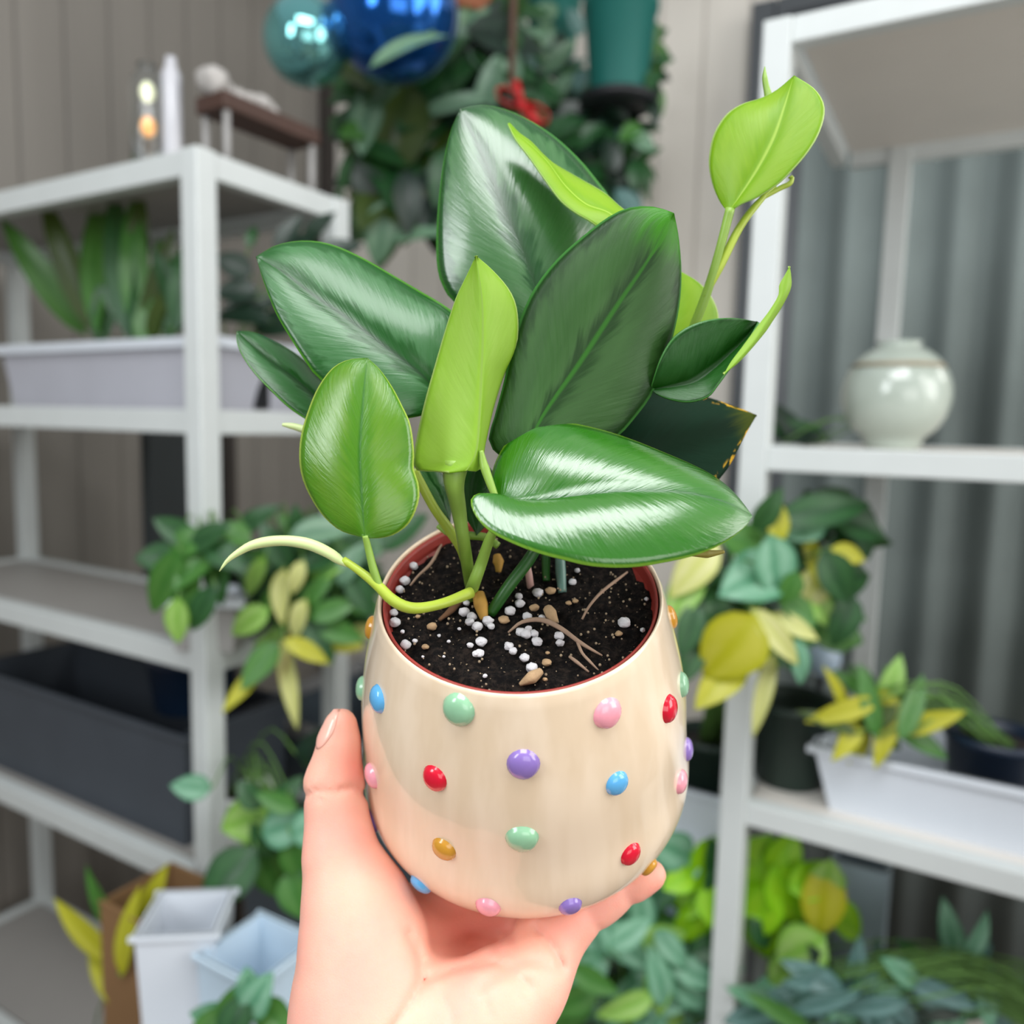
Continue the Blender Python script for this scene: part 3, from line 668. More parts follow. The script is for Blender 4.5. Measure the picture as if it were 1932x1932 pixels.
struct('floor', KC + U * 1.75 - VV * 1.5 - ZA * .03, (3.6, 3.1, .06), mat('floor_boards', sr(120, 104, 90), .5, .2, 8))
M_dk = mat('dark_trim', sr(58, 52, 48), .6, .15, 20); M_frame = mat('dark_frame', sr(74, 78, 82), .5, .12, 20)
struct('trim_1', KC + U * .02 - VV * .02 + ZA * 1.18, (.035, .035, 2.36), M_dk)
struct('trim_2', KC + U * 1.0 - VV * .75 + ZA * 2.6, (3.4, .09, .14), mat('beam_white', sr(210, 208, 202), .6, .05, 8))
DZ = P(1390, 75, 1.9).z
D0 = KC + U * 1.30
door = struct('door_1', D0 + U * .62 - VV * .012 + ZA * (DZ / 2 - .03), (1.20, .02, DZ - .06), mat('door_panel', sr(104, 108, 112), .35, .1, 6))
M4 = Matrix.Translation(door.location) @ Matrix.Rotation(RZ, 4, 'Z')
for nm, c, s in (('jamb', D0 + U * .022 - VV * .03 + ZA * DZ / 2, (.05, .06, DZ)), ('jamb', D0 + U * 1.25 - VV * .03 + ZA * DZ / 2, (.05, .06, DZ)), ('header', D0 + U * .636 - VV * .03 + ZA * (DZ - .03), (1.17, .06, .06))):
    MB().box(c, s, R3).build(nm, M_frame, door, M4, False)
# curtain
cur = thing('curtain', D0 + U * .60 - VV * .09 + ZA * .06, 'long grey green curtain in upright folds hanging before the dark door', 'curtain')
v = []; f = []; nx_ = 130
for j in range(2):
    for i in range(nx_):
        x = .13 + 1.0 * i / (nx_ - 1)
        v.append(D0 + U * x - VV * (.09 + .018 * math.sin(x * 62) + .008 * math.sin(x * 23 + 1)) + ZA * (.06 if j == 0 else DZ - .07))
for i in range(nx_ - 1): f.append((i, i + 1, nx_ + i + 1, nx_ + i))
o = MB().add(v, f).build('fabric', mat('curtain_cloth', sr(116, 126, 124), .9, .14, 9), cur, loc_of(cur)); md = o.modifiers.new('thickness', 'SOLIDIFY'); md.thickness = .003
MB().tube([D0 + U * .08 - VV * .09 + ZA * (DZ - .06), D0 + U * 1.2 - VV * .09 + ZA * (DZ - .06)], .012).build('rod', M_frame, cur, loc_of(cur))

# ------------------------------------------------------------------ shelving units
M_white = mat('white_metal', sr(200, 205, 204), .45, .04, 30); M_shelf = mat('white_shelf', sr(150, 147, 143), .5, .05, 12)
def unit(label, A, along, depth, L, Dp, levels, pw, rail, posts, ztop, bm_):
    base = Vector((A.x, A.y, 0)); t = thing('shelving_unit', base, label, 'shelf', rotz=RZ); M = loc_of(t)
    for a_, b_ in posts:
        p = base + along * a_ + depth * b_
        MB().box(p + ZA * ztop / 2, (pw, pw, ztop), R3, bev=.002).build('post', M_white, t, M, False)
    for z, hh in levels:
        b = MB()
        b.box(base + along * L / 2 + depth * Dp / 2 + ZA * (z + hh * .3), (L - pw, Dp - pw, .006), R3)
        b.build('shelf_board', bm_, t, M, False)
        for c, s in ((base + along * L / 2, (L - pw, pw * .7, hh)), (base + along * L / 2 + depth * Dp, (L - pw, pw * .7, hh)), (base + depth * Dp / 2, (pw * .7, Dp - pw, hh)), (base + along * L + depth * Dp / 2, (pw * .7, Dp - pw, hh))):
            MB().box(c + ZA * z, s, R3, bev=.0015).build('rail', M_white, t, M, False)
    return t
LA = P(383, 796, 1.0)
lz = [P(385, 325, 1.0).z, P(385, 796, 1.0).z, P(385, 1262, 1.0).z, P(385, 1728, 1.0).z, .28]
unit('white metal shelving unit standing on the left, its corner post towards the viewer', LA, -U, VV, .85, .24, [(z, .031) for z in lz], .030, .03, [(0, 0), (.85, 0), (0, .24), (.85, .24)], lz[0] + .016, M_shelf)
RA = P(1428, 820, .9)
rz = [P(1455, 107, .9).z, P(1428, 864, .9).z, P(1400, 1562, .9).z, .45]
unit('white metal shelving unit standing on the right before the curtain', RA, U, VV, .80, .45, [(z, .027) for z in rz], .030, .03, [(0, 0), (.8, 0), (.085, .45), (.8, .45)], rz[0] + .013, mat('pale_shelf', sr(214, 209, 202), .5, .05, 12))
LT = [z + .0125 for z in lz]; RT_ = [z + .0112 for z in rz]        # tops of the boards

# ------------------------------------------------------------------ background plants
def bl(name, a, b_, amt=.6, rough=.35, tr=.2): return leafmat(name, a, b_, amt, .03, .4, .6, .95, rough=rough, transl=tr, bump=.1)
LM = {'d': bl('foliage_dark', sr(24, 72, 36), sr(70, 120, 70)), 'm': bl('foliage_mid', sr(58, 116, 42), sr(104, 150, 78)), 'l': bl('foliage_light', sr(126, 178, 66), sr(180, 212, 130), .9),
      'y': bl('foliage_yellow', sr(176, 176, 20), sr(206, 200, 86), .7), 'c': bl('foliage_cream', sr(196, 200, 110), sr(226, 222, 168), .9), 'n': bl('foliage_neon', sr(138, 206, 6), sr(180, 224, 40), .7, .4, .3),
      't': bl('foliage_teal', sr(84, 146, 112), sr(160, 206, 178), .9), 's': bl('foliage_silver', sr(86, 128, 100), sr(150, 182, 152), .9), 'b': bl('foliage_black', sr(12, 34, 24), sr(30, 66, 44), .5, .35, .05),
      'g': bl('foliage_bluegrey', sr(64, 104, 100), sr(128, 164, 164), .9), 'o': bl('foliage_tan', sr(170, 140, 88), sr(206, 186, 130), .8), 'h': bl('foliage_olive', sr(56, 76, 26), sr(84, 104, 40), .6)}
M_stemb = mat('plant_stem', sr(90, 130, 60), .6, .15, 60); M_soilb = mat('dark_soil', sr(34, 28, 24), .95, .3, 90)
def bgleaf(mb, c, tip, side, ln, wd, mi, fold=.22, droop=.25):
    nn, mm = 9, 3; nr = tip.cross(side).normalized(); v = []; uv = []; f = []
    for i in range(nn):
        t_ = i / (nn - 1); w_ = wd * .5 * (math.sin(PI * t_ ** .78) ** .8 if 0 < t_ < 1 else .02)
        for k in range(-mm, mm + 1):
            s = k / mm
            v.append(c + tip * (ln * (t_ - .5)) + side * (w_ * s) + nr * (fold * w_ * abs(s) - droop * ln * (t_ - .4) ** 2)); uv.append((.5 + .5 * s, t_))
    W = 2 * mm + 1
    for i in range(nn - 1):
        for k in range(W - 1): a = i * W + k; f.append((a, a + 1, a + W + 1, a + W))
    mb.add(v, f, mi, uv); return v[mm]
def foliage(leaves, d, dj=.03, fills=(), keys='dm', origin=None, seed=1, stems=True, zmin=None, thin=.0012):
    rnd = random.Random(seed); mb, ms = MB(), MB(); L = list(leaves)
    keys = ''.join(sorted({q[5] for q in leaves} | {c for q in fills for c in q[7]}))
    for n, cx, cy, rx, ry, l0, l1, tones, asp in fills:
        for i in range(n):
            while True:
                a, b_ = rnd.uniform(-1, 1), rnd.uniform(-1, 1)
                if a * a + b_ * b_ < 1: break
            an = math.degrees(math.atan2(-b_ * .7 + rnd.uniform(-.6, .4), a + rnd.uniform(-.5, .5)))
            ln = rnd.uniform(l0, l1); L.append((cx + a * rx, cy + b_ * ry, ln, ln * asp * rnd.uniform(.85, 1.15), an, rnd.choice(tones), rnd.uniform(.0, .10)))
    for q in L:
        px, py, ln, wd, an, tone = q[:6]; dd = (d(px) if callable(d) else d) + (q[6] if len(q) > 6 else -.02) + rnd.uniform(-dj, dj)
        c = P(px, py, dd); a = math.radians(an); tip = (RT * math.cos(a) + UP * math.sin(a) + FW * rnd.uniform(-.45, .35)).normalized()
        nrm = (-FW + UP * rnd.uniform(.1, .6) + RT * rnd.uniform(-.35, .35)).normalized()
        side = nrm.cross(tip).normalized()
        b_ = bgleaf(mb, c, tip, side, 1.15 * ln * dd / F, 1.12 * wd * dd / F, keys.index(tone), droop=rnd.uniform(.1, .4))
        if stems and origin is not None:
            o_ = origin + Vector((rnd.uniform(-.02, .02), rnd.uniform(-.02, .02), 0)); m_ = o_.lerp(b_, .5) + ZA * (.25 * (b_ - o_).length)
            ms.tube([tuple(p) for p in catmull([tuple(o_), tuple(m_), tuple(b_)], 8)], thin, 5)
    return mb, ms, [LM[k] for k in keys]
def pot_mb(r1, r0_, h, rim=.006, wall=.003):
    return MB().lathe([(0, 0), (r0_ * .96, 0), (r0_, .003), (r1, h - rim * 1.6), (r1 + .003, h - rim * 1.5), (r1 + .003, h), (r1 - wall, h), (r1 - wall - .003, h - rim * 2), (r0_ - wall, .004), (0, .004)], 40)
def ldep(px):        # depth in the middle of the left unit
    t_ = (px - 966) / F; L_ = (-.389 - t_) / (.866 + .5 * t_); return 1 + .5 * L_ + .12
def bgplant(name, label, base, pot, potmat, leaves=(), d=1., keys='dm', fills=(), seed=1, group=None, square=None, dj=.03, thin=.0012, pot_name='pot'):
    """base: point the pot stands on; pot = (top radius, bottom radius, height)"""
    t = thing(name, base, label, 'plant', group); M = loc_of(t)
    o = pot_mb(*pot).build(pot_name, potmat, t)
    MB().lathe([(pot[0] - .004, pot[2] - .014), (pot[0] * .5, pot[2] - .011), (0, pot[2] - .010)], 24).build('soil', M_soilb, t)
    mb, ms, fm = foliage(leaves, d, dj, fills, keys, base + ZA * (pot[2] - .012), seed, thin=thin)
    mb.build('foliage', fm, t, M)
    if ms.v: ms.build('stems', M_stemb, t, M)
    return t
M_teal = mat('teal_plastic', sr(30, 104, 96), .4, .12, 14); M_navy = mat('navy_plastic', sr(14, 30, 50), .4, .2, 14); M_dgreen = mat('dark_green_plastic', sr(26, 44, 36), .5, .2, 14)
M_terr = mat('terracotta', sr(150, 92, 64), .8, .15, 20); M_black = mat('black_plastic', sr(22, 24, 28), .5, .2, 14); M_wpot = mat('white_ceramic', sr(214, 216, 216), .35, .05, 14, coat=.3)
M_bin = mat('white_plastic', sr(206, 212, 220), .4, .05, 10); M_grey = mat('grey_plastic', sr(150, 148, 146), .5, .08, 12)
def on(px, py, d, z):          # straight under the point seen at (px, py, d)
    p = P(px, py, d); return Vector((p.x, p.y, z))
def tub(name, label, cat, c, size, m, wall=.004, lip=.008, taper=.92, rot=RZ, lipm=None, fill=None):
    """open rectangular container with a rolled lip, c = middle of its base"""
    t = thing(name, c, label, cat, rotz=rot); sx_, sy_, h = size
    def ring(k, z): return [Vector((a * sx_ / 2 * k, b_ * sy_ / 2 * k, z)) for a, b_ in ((-1, -1), (1, -1), (1, 1), (-1, 1))]
    kw = 1 - 2 * wall / min(sx_, sy_)
    rs = [ring(taper, 0), ring(1, h - .002), ring(1, h), ring(kw, h), ring(taper * kw, wall)]
    v = [p for r in rs for p in r]; f = [(3, 2, 1, 0), (16, 17, 18, 19)]
    for i in range(4):
        for k in range(4): f.append((i * 4 + k, i * 4 + (k + 1) % 4, i * 4 + 4 + (k + 1) % 4, i * 4 + 4 + k))
    MB().add(v, f).build('body', m, t, None, False)
    b = MB()
    for a, s in (((0, -sy_ / 2, h - lip / 2), (sx_ + 2 * lip, lip, lip)), ((0, sy_ / 2, h - lip / 2), (sx_ + 2 * lip, lip, lip)), ((-sx_ / 2, 0, h - lip / 2), (lip, sy_, lip)), ((sx_ / 2, 0, h - lip / 2), (lip, sy_, lip))): b.box(a, s, bev=.001)
    b.build('lip', lipm or m, t, None, False)
    return t
def lshelf(a_, b_, z): return Vector((LA.x, LA.y, 0)) - U * a_ + VV * b_ + ZA * z
def rshelf(a_, b_, z): return Vector((RA.x, RA.y, 0)) + U * a_ + VV * b_ + ZA * z

# --- left unit, middle shelf
BH = P(385, 636, 1.05).z - LT[1]
tub('storage_bin', 'long translucent white plastic bin with raised rim on the middle left shelf', 'bin', lshelf(.27, .125, LT[1]), (.50, .185, BH), mat('frosted_plastic', sr(172, 173, 182), .35, .08, 10), lip=.014, lipm=M_bin)
bgplant('snake_plant', 'upright plant with tall strap leaves growing out of the white bin on the left', lshelf(.34, .12, LT[1] + .006), (.055, .045, .075), M_black,
        [(255, 505, 270, 52, 95, 'm'), (300, 545, 200, 46, 72, 'h'), (335, 560, 170, 48, 112, 'd'), (225, 480, 300, 52, 100, 'd'), (280, 575, 150, 40, 85, 'm'), (180, 470, 300, 52, 97, 'm'), (130, 500, 260, 50, 108, 'h'), (205, 560, 170, 45, 80, 'd'), (320, 500, 150, 40, 120, 'm'), (262, 440, 150, 36, 84, 'h'), (80, 520, 220, 50, 120, 'm'), (345, 520, 190, 42, 84, 'd'), (300, 590, 120, 46, 60, 'h'), (238, 590, 120, 46, 130, 'd'), (345, 600, 90, 46, 40, 'd')], ldep, 'mdh', seed=3, dj=.02)
bgplant('leafy_plant', 'dark small-leaved plant showing between the left post and the big leaf', lshelf(.075, .13, LT[1] + .006), (.048, .04, .07), M_black,
        [(440, 500, 66, 48, 160, 'b'), (480, 575, 120, 42, 20, 'b'), (450, 595, 120, 42, 170, 'b'), (545, 440, 80, 38, 60, 'b'), (580, 470, 90, 44, -30, 'b'), (475, 445, 44, 20, 80, 'd'), (560, 540, 90, 40, 10, 'd'), (530, 612, 100, 55, 0, 'b'), (600, 430, 80, 40, 40, 'b'), (640, 470, 80, 40, 20, 'b'), (445, 550, 70, 46, 190, 'b')], 1.1, 'bd', seed=4)
# --- left unit, top shelf
M_glass = mat('clear_glass', (.95, .97, .97, 1), .03, .01, 5, trans=1., ior=1.45)
def jar(label, px, w_, h_, dd, m=M_glass, cat='jar', glow=None, name='glass_jar'):
    b_ = on(px, 300, dd, LT[0]); t = thing(name, b_, label, cat); r = w_ * dd / F / 2; h = h_ * dd / F
    MB().lathe([(0, 0), (r * .9, 0), (r, .004), (r, h * .86), (r * .55, h * .94), (r * .55, h), (r * .48, h), (r * .48, h * .93), (r * .92, h * .85), (r * .92, .006), (0, .006)], 28).build('body', m, t)
    if glow:
        for k, (z, c, e) in enumerate(glow): MB().sphere((0, 0, h * z), r * .42, 14, 10, sq=(1, 1, 1.5)).build('bulb', mat('bulb_%d_%d' % (int(px), k), c, .4, emit=(c, e)), t)
    return t
jar('glass jar holding two glowing bulbs at the left end of the top shelf', 281, 62, 215, 1.10, glow=[(.47, sr(255, 186, 110), .8), (.77, sr(238, 240, 205), .8)])
jar('slim pale glass bottle beside the glowing jar on the top shelf', 326, 36, 225, 1.09, cat='bottle', name='glass_bottle', m=mat('milky_glass', sr(190, 190, 195), .2, .04, 20))
# small wooden stand
wb = lshelf(.055, .175, LT[0]); w_t = thing('plant_stand', wb, 'small dark wooden plank stand on thin legs, on the top left shelf', 'stand'); M = loc_of(w_t)
M_wood = mat('dark_wood', sr(66, 42, 32), .6, .25, 30)
pa, pb = P(395, 205, 1.06), P(578, 242, 1.20)
ax_ = (pb - pa).normalized(); zt = (pa.z + pb.z) / 2 - .005; pa.z = pb.z = zt; ax_ = (pb - pa).normalized(); sd_ = ZA.cross(ax_)
Rw = Matrix((ax_, sd_, ZA)).transposed()
MB().box((pa + pb) / 2, ((pb - pa).length, .06, .022), Rw, bev=.002).build('plank', M_wood, w_t, M, False)
for e, s in ((.06, -1), (.06, 1), (.94, -1), (.94, 1)):
    q = pa.lerp(pb, e) + sd_ * (.022 * s); MB().tube([Vector((q.x, q.y, LT[0])), Vector((q.x, q.y, zt - .012))], .005, 8).build('leg', M_grey, w_t, M)
M_crys = mat('pale_crystal', sr(170, 166, 162), .6, .1, 80)
for k, (e, r) in enumerate([(.05, .022), (.16, .014), (.27, .013), (.38, .014), (.5, .016), (.6, .012)]):
    q = pa.lerp(pb, e); o = MB().add(*blob(Vector((0, 0, 0)), r, 90 + k * 3, .9)).build('crystal', M_crys); o.location = q + ZA * (.011 + r * .75)
    tag(o, ['largest pale lump at the near left end of the wooden stand', 'pale lump second from the left on the wooden stand', 'pale lump third from the left on the wooden stand', 'pale lump fourth from the left on the wooden stand', 'pale lump fifth from the left on the wooden stand', 'smallest pale lump, rightmost on the wooden stand'][k], 'stone', 'pale lumps on the wooden stand')
# --- left unit, lower shelf
tub('planter_box', 'grey square planter box with pale rim at the front corner of the lower left shelf', 'planter', lshelf(.02, .03, LT[2]), (.085, .085, .072), M_grey, lipm=M_bin, lip=.012, taper=.9, rot=RZ + .5)
bgplant('trailing_plant', 'plain green drooping plant in front of the left post on the lower shelf', lshelf(.12, .10, LT[2]), (.05, .04, .09), M_black,
        [(340, 1030, 110, 54, 200, 'm'), (310, 1100, 130, 54, 240, 'm'), (352, 1120, 130, 52, 258, 'm'), (335, 1172, 80, 42, 265, 'l'), (395, 1012, 90, 48, 30, 'd'), (440, 1005, 66, 42, 150, 'm'), (370, 1065, 110, 58, 230, 'm'), (300, 1052, 80, 54, 180, 'd'), (412, 1092, 90, 52, 280, 'd'), (330, 1000, 80, 44, 150, 'd'), (380, 1150, 90, 44, 240, 'd'), (345, 1085, 90, 50, 210, 'd'), (425, 1050, 80, 48, 330, 'd')], .945, 'mdl', seed=5, dj=.015)
bgplant('trailing_plant', 'cream and green variegated plant spilling over the lower shelf left of the planter', lshelf(.06, .19, LT[2]), (.055, .045, .09), M_wpot,
        [(530, 1125, 95, 38, 270, 'c'), (562, 1170, 74, 38, 250, 'c'), (480, 1090, 84, 32, 240, 'l'), (470, 1172, 74, 48, 215, 'l'), (530, 1196, 104, 28, 200, 'l'), (600, 1110, 104, 32, 50, 'm'), (630, 1150, 84, 38, 20, 'm'), (642, 1192, 84, 42, 340, 'm'), (600, 1204, 94, 42, 300, 'd'), (652, 1216, 64, 28, 350, 'y'), (580, 1228, 84, 32, 330, 'y'), (490, 1255, 94, 48, 235, 'm'), (460, 1296, 104, 30, 230, 'y'), (546, 1292, 150, 30, 280, 'c'), (534, 1240, 94, 24, 265, 'o'), (560, 1012, 124, 48, 30, 'd'), (612, 1000, 120, 54, 10, 's'), (520, 1032, 94, 44, 120, 'd'), (662, 1062, 84, 44, 60, 's'), (704, 1032, 84, 44, 30, 's'), (450, 1062, 94, 38, 160, 'd'), (592, 1062, 90, 40, 200, 'd'), (682, 1122, 90, 44, 300, 'd'), (480, 982, 100, 42, 35, 'd'), (762, 1000, 100, 52, 40, 'd'), (560, 1090, 60, 30, 250, 'c'), (510, 1140, 70, 34, 225, 'm'), (620, 1075, 70, 30, 20, 'l'), (575, 1130, 90, 40, 230, 'd'), (545, 1060, 80, 36, 200, 'd')],
        1.02, 'cldmyso', fills=[(40, 590, 1090, 115, 105, 66, 96, 'dddmm', .48), (14, 600, 1190, 90, 50, 60, 90, 'mlcd', .38)], seed=6)
# behind: storage tote and dark boards
o = tub('storage_tote', 'dark grey blue storage tote standing behind the trailing plants on the left', 'tote', Vector((-.27, 1.45, 0)), (.30, .34, P(520, 1345, 1.4).z), mat('slate_plastic', sr(78, 88, 96), .5, .1, 10), lip=.02, rot=RZ, lipm=mat('tote_lip', sr(140, 140, 140), .5, .08, 10))
def board(label, px0, px1, d, top, m):
    p0, p1 = P(px0, 900, d), P(px1, 900, d); c = (p0 + p1) / 2; h = P((px0 + px1) / 2, top, d).z
    o = MB().box((0, 0, h / 2), ((p1 - p0).length, .03, h), bev=.003).build('leaning_board', m, None, None, False); o.location = (c.x, c.y, 0); o.rotation_euler = (0, 0, RZ + PI / 2)
    tag(o, label, 'board'); return o
M_slate = mat('slate_board', sr(48, 54, 56), .6, .15, 8)
board('wide dark slate board standing behind the left post below the middle shelf', 270, 358, 1.62, 815, M_slate)
board('narrow dark board standing just right of the left post', 418, 442, 1.9, 815, M_dk)
# --- left unit, fourth shelf
CH = P(300, 1392, 1.1).z - LT[3]
tub('storage_crate', 'dark slate crate on the fourth left shelf beneath the navy bucket', 'crate', lshelf(.37, .12, LT[3]), (.58, .19, CH), mat('slate_plastic_dark', sr(62, 68, 76), .55, .15, 10), lip=.01, taper=.97)
nb = lshelf(.17, .11, LT[3] + CH); t = thing('bucket', nb, 'navy blue bucket on the dark slate crate, a red ball on top', 'bucket')
hb = P(300, 1290, 1.05).z - nb.z
pot_mb(.066, .056, hb, .010).build('body', M_navy, t)
rb = .026; o = MB().sphere((0, 0, 0), rb, 20, 14).build('ball', mat('red_ball', sr(130, 18, 34), .5, .1, 10)); o.location = nb + ZA * (hb + rb * .3) + U * .02
tag(o, 'dark red ball lying in the mouth of the navy bucket', 'ball'); o.location.z = hb + nb.z - .004
MB().lathe([(0, hb - .03), (.059, hb - .03), (.059, hb - .026), (0, hb - .020)], 30).build('lid', M_navy, t)
o.location.z = nb.z + hb - .021 + rb
bgplant('leafy_plant', 'broad-leaved green plant left of the wrist on the fourth shelf', lshelf(.06, .10, LT[3]), (.045, .036, .07), M_wpot,
        [(360, 1485, 66, 44, 170, 't'), (460, 1548, 78, 76, 200, 'l'), (540, 1560, 94, 64, 20, 't'), (430, 1660, 124, 84, 230, 'd'), (510, 1640, 104, 74, 300, 'm'), (560, 1622, 94, 54, 280, 'm'), (470, 1612, 64, 34, 250, 'l'), (520, 1512, 74, 34, 160, 'm'), (595, 1412, 90, 60, 60, 'b'), (560, 1690, 84, 60, 300, 'm'), (500, 1585, 80, 50, 120, 'd'), (540, 1500, 80, 40, 50, 'd'), (590, 1560, 80, 60, 20, 't'), (470, 1500, 60, 40, 130, 'd'), (600, 1640, 80, 60, 330, 'd')], .96, 'tldmb', fills=[(8, 530, 1590, 70, 60, 60, 90, 'dmb', .6)], seed=8)
# --- bottom left
tub('cardboard_box', 'open brown cardboard box under the fourth left shelf', 'box', on(310, 1760, .98, lz[4] + .013), (.10, .10, P(310, 1680, .98).z - lz[4] - .013), mat('cardboard', sr(128, 96, 62), .85, .12, 14), lip=.003, taper=1., rot=RZ)
bgplant('leafy_plant', 'yellow-green strap-leaved plant at the far lower left', on(170, 1800, 1.12, lz[4] + .013), (.04, .035, .08), M_terr, [(275, 1712, 170, 42, 62, 'y'), (240, 1760, 150, 40, 80, 'y'), (200, 1720, 170, 40, 110, 'm'), (160, 1760, 150, 40, 130, 'y'), (250, 1860, 120, 40, 60, 'm'), (200, 1850, 120, 40, 140, 'y')], .97, 'ym', seed=9)
TZ = P(400, 1975, .84).z; tc_ = P(420, 1932, .80)
t = thing('side_table', Vector((tc_.x, tc_.y, 0)), 'low white table at the bottom left carrying a bin, a tub and a plant', 'table', rotz=RZ)
MB().box((0, 0, TZ - .009), (.26, .22, .018), bev=.003).build('top', M_shelf, t, None, False)
for a in (-1, 1):
    for b_ in (-1, 1): MB().tube([(a * .115, b_ * .095, 0), (a * .11, b_ * .09, TZ - .018)], .009, 8).build('leg', M_white, t)
tl = Vector((tc_.x, tc_.y, TZ))
bw = P(352, 1720, .86); tub('waste_bin', 'white plastic bin at the lower left', 'bin', Vector((bw.x, bw.y, TZ)), (.080, .080, bw.z - TZ), M_bin, lip=.006, taper=.88, rot=.1)
tb = P(488, 1785, .83); tub('plastic_tub', 'pale blue plastic tub left of the wrist near the bottom', 'tub', Vector((tb.x, tb.y, TZ)), (.085, .085, tb.z - TZ), mat('pale_blue_plastic', sr(196, 216, 232), .35, .05, 10), lip=.006, rot=RZ)
pz = P(450, 1932, .74)
bgplant('leafy_plant', 'green plant at the bottom edge just left of the wrist', Vector((pz.x, pz.y, TZ)), (.030, .025, .04), M_terr,
        [(450, 1898, 104, 64, 200, 'm'), (485, 1880, 84, 60, 60, 't'), (400, 1916, 84, 44, 180, 't'), (520, 1922, 84, 54, 330, 'm'), (440, 1935, 90, 60, 250, 'd'), (470, 1860, 60, 50, 100, 't'), (390, 1940, 80, 50, 210, 'm')], .75, 'mtd', seed=10, dj=.012)

# --- hanging things in the middle
def cord(mb_parent, top, m, M, name='cord', r=.0018): return MB().tube([top, Vector((top.x, top.y, 2.53))], r, 6).build(name, m, mb_parent, M)
M_cord = mat('brown_cord', sr(96, 70, 58), .8, .15, 60); M_cord2 = mat('clear_line', sr(150, 150, 150), .5, .1, 60)
def ball(label, px, py, r, d, m):
    c = P(px, py, d); t = thing('glass_ornament', c, label, 'ornament'); R_ = r * d / F
    MB().sphere((0, 0, 0), R_, 40, 24).build('globe', m, t)
    MB().lathe([(0, R_ * .97), (R_ * .2, R_ * .97), (R_ * .18, R_ * 1.12), (0, R_ * 1.12)], 16).build('cap', mat('silver_cap', sr(190, 190, 190), .25, .05, 10, metal=1.), t)
    cord(t, c + ZA * R_ * 1.1, M_cord2, loc_of(t)); return t
ball('smaller teal shiny glass ball hanging at the top left', 578, 78, 80, 1.28, mat('teal_mirror', sr(120, 190, 190), .08, .08, 6, metal=.85, coat=.5))
ball('larger deep blue shiny glass ball hanging beside the teal one', 744, 26, 122, 1.27, mat('blue_mirror', sr(8, 92, 176), .12, .2, 5, metal=.85, coat=.5))
hp_ = P(1165, 190, 1.5); t = thing('hanging_planter', hp_, 'tapered teal green plastic pot hanging with small trailing leaves at the top', 'plant'); M = loc_of(t)
hh = (190 - 8) * 1.5 / F; pot_mb(.068, .052, hh, .016).build('pot', M_teal, t)
MB().lathe([(0, -.012), (.07, -.012), (.074, .002), (.07, .002), (.06, -.004), (0, -.004)], 32).build('saucer', M_black, t)
MB().lathe([(.062, hh - .02), (0, hh - .012)], 24).build('soil', M_soilb, t)
for k in range(3):
    a = 2 * PI * k / 3 + .4; MB().tube([hp_ + Vector((.069 * math.cos(a), .069 * math.sin(a), hh)), hp_ + ZA * (hh + .3)], .0012, 5).build('hanger', M_cord2, t, M)
cord(t, hp_ + ZA * (hh + .3), M_cord2, M)
mb, ms, fm = foliage([(1240, 112, 56, 34, 270, 'm'), (1228, 60, 50, 30, 290, 'm'), (1190, 252, 44, 42, 200, 'm'), (1232, 205, 70, 26, 280, 'b'), (1215, 270, 44, 34, 330, 's'), (1232, 150, 50, 30, 250, 'd'), (1170, 210, 90, 40, 200, 'b'), (1200, 330, 50, 34, 260, 'd'), (1160, 340, 60, 34, 280, 'b')], 1.52, .04,
                 [(46, 1165, 300, 62, 110, 40, 80, 'bbbdg', .5), (10, 1235, 120, 16, 90, 36, 56, 'bdm', .6), (14, 1120, 230, 40, 50, 40, 60, 'sdb', .55)], 'mbsdg', hp_ + ZA * (hh - .012), 11, stems=False)
mb.build('foliage', fm, t, M)
hq = P(1042, 110, 1.75); t = thing('hanging_planter', hq, 'small teal pot with silvery leaves hanging left of the larger teal pot', 'plant'); M = loc_of(t)
pot_mb(.062, .048, .15, .012).build('pot', M_teal, t); MB().lathe([(.056, .135), (0, .14)], 24).build('soil', M_soilb, t)
for k in range(3):
    a = 2 * PI * k / 3; MB().tube([hq + Vector((.063 * math.cos(a), .063 * math.sin(a), .15)), hq + ZA * .42], .0012, 5).build('hanger', M_cord2, t, M)
cord(t, hq + ZA * .42, M_cord2, M)
mb, ms, fm = foliage([(1030, 20, 46, 44, 90, 's'), (1030, 60, 54, 32, 90, 's'), (1055, 105, 76, 36, 40, 's'), (1008, 150, 64, 32, 80, 's'), (1062, 160, 60, 34, 60, 's'), (975, 60, 60, 40, 80, 's'), (1085, 40, 50, 30, 120, 'g'), (1050, 200, 60, 40, 270, 'd'), (1075, 235, 50, 34, 250, 'l'), (1020, 215, 60, 30, 300, 'd'), (1095, 150, 50, 30, 70, 'g')], 1.66, .03, [(40, 1040, 180, 66, 100, 50, 76, 'dbgb', .55)], 'sgdlb', hq + ZA * .14, 12, stems=False)
mb.build('foliage', fm, t, M)
hr = P(870, 40, 1.5); t = thing('hanging_planter', hr, 'large bushy plant with dark and silvery leaves hanging in the centre behind the potted plant', 'plant'); M = loc_of(t)
pot_mb(.085, .06, .12, .014).build('pot', M_terr, t); MB().lathe([(.078, .105), (0, .11)], 24).build('soil', M_soilb, t)
for k in range(3):
    a = 2 * PI * k / 3; MB().tube([hr + Vector((.086 * math.cos(a), .086 * math.sin(a), .12)), hr + ZA * .45], .0012, 5).build('hanger', M_cord, t, M)
cord(t, hr + ZA * .45, M_cord, M)
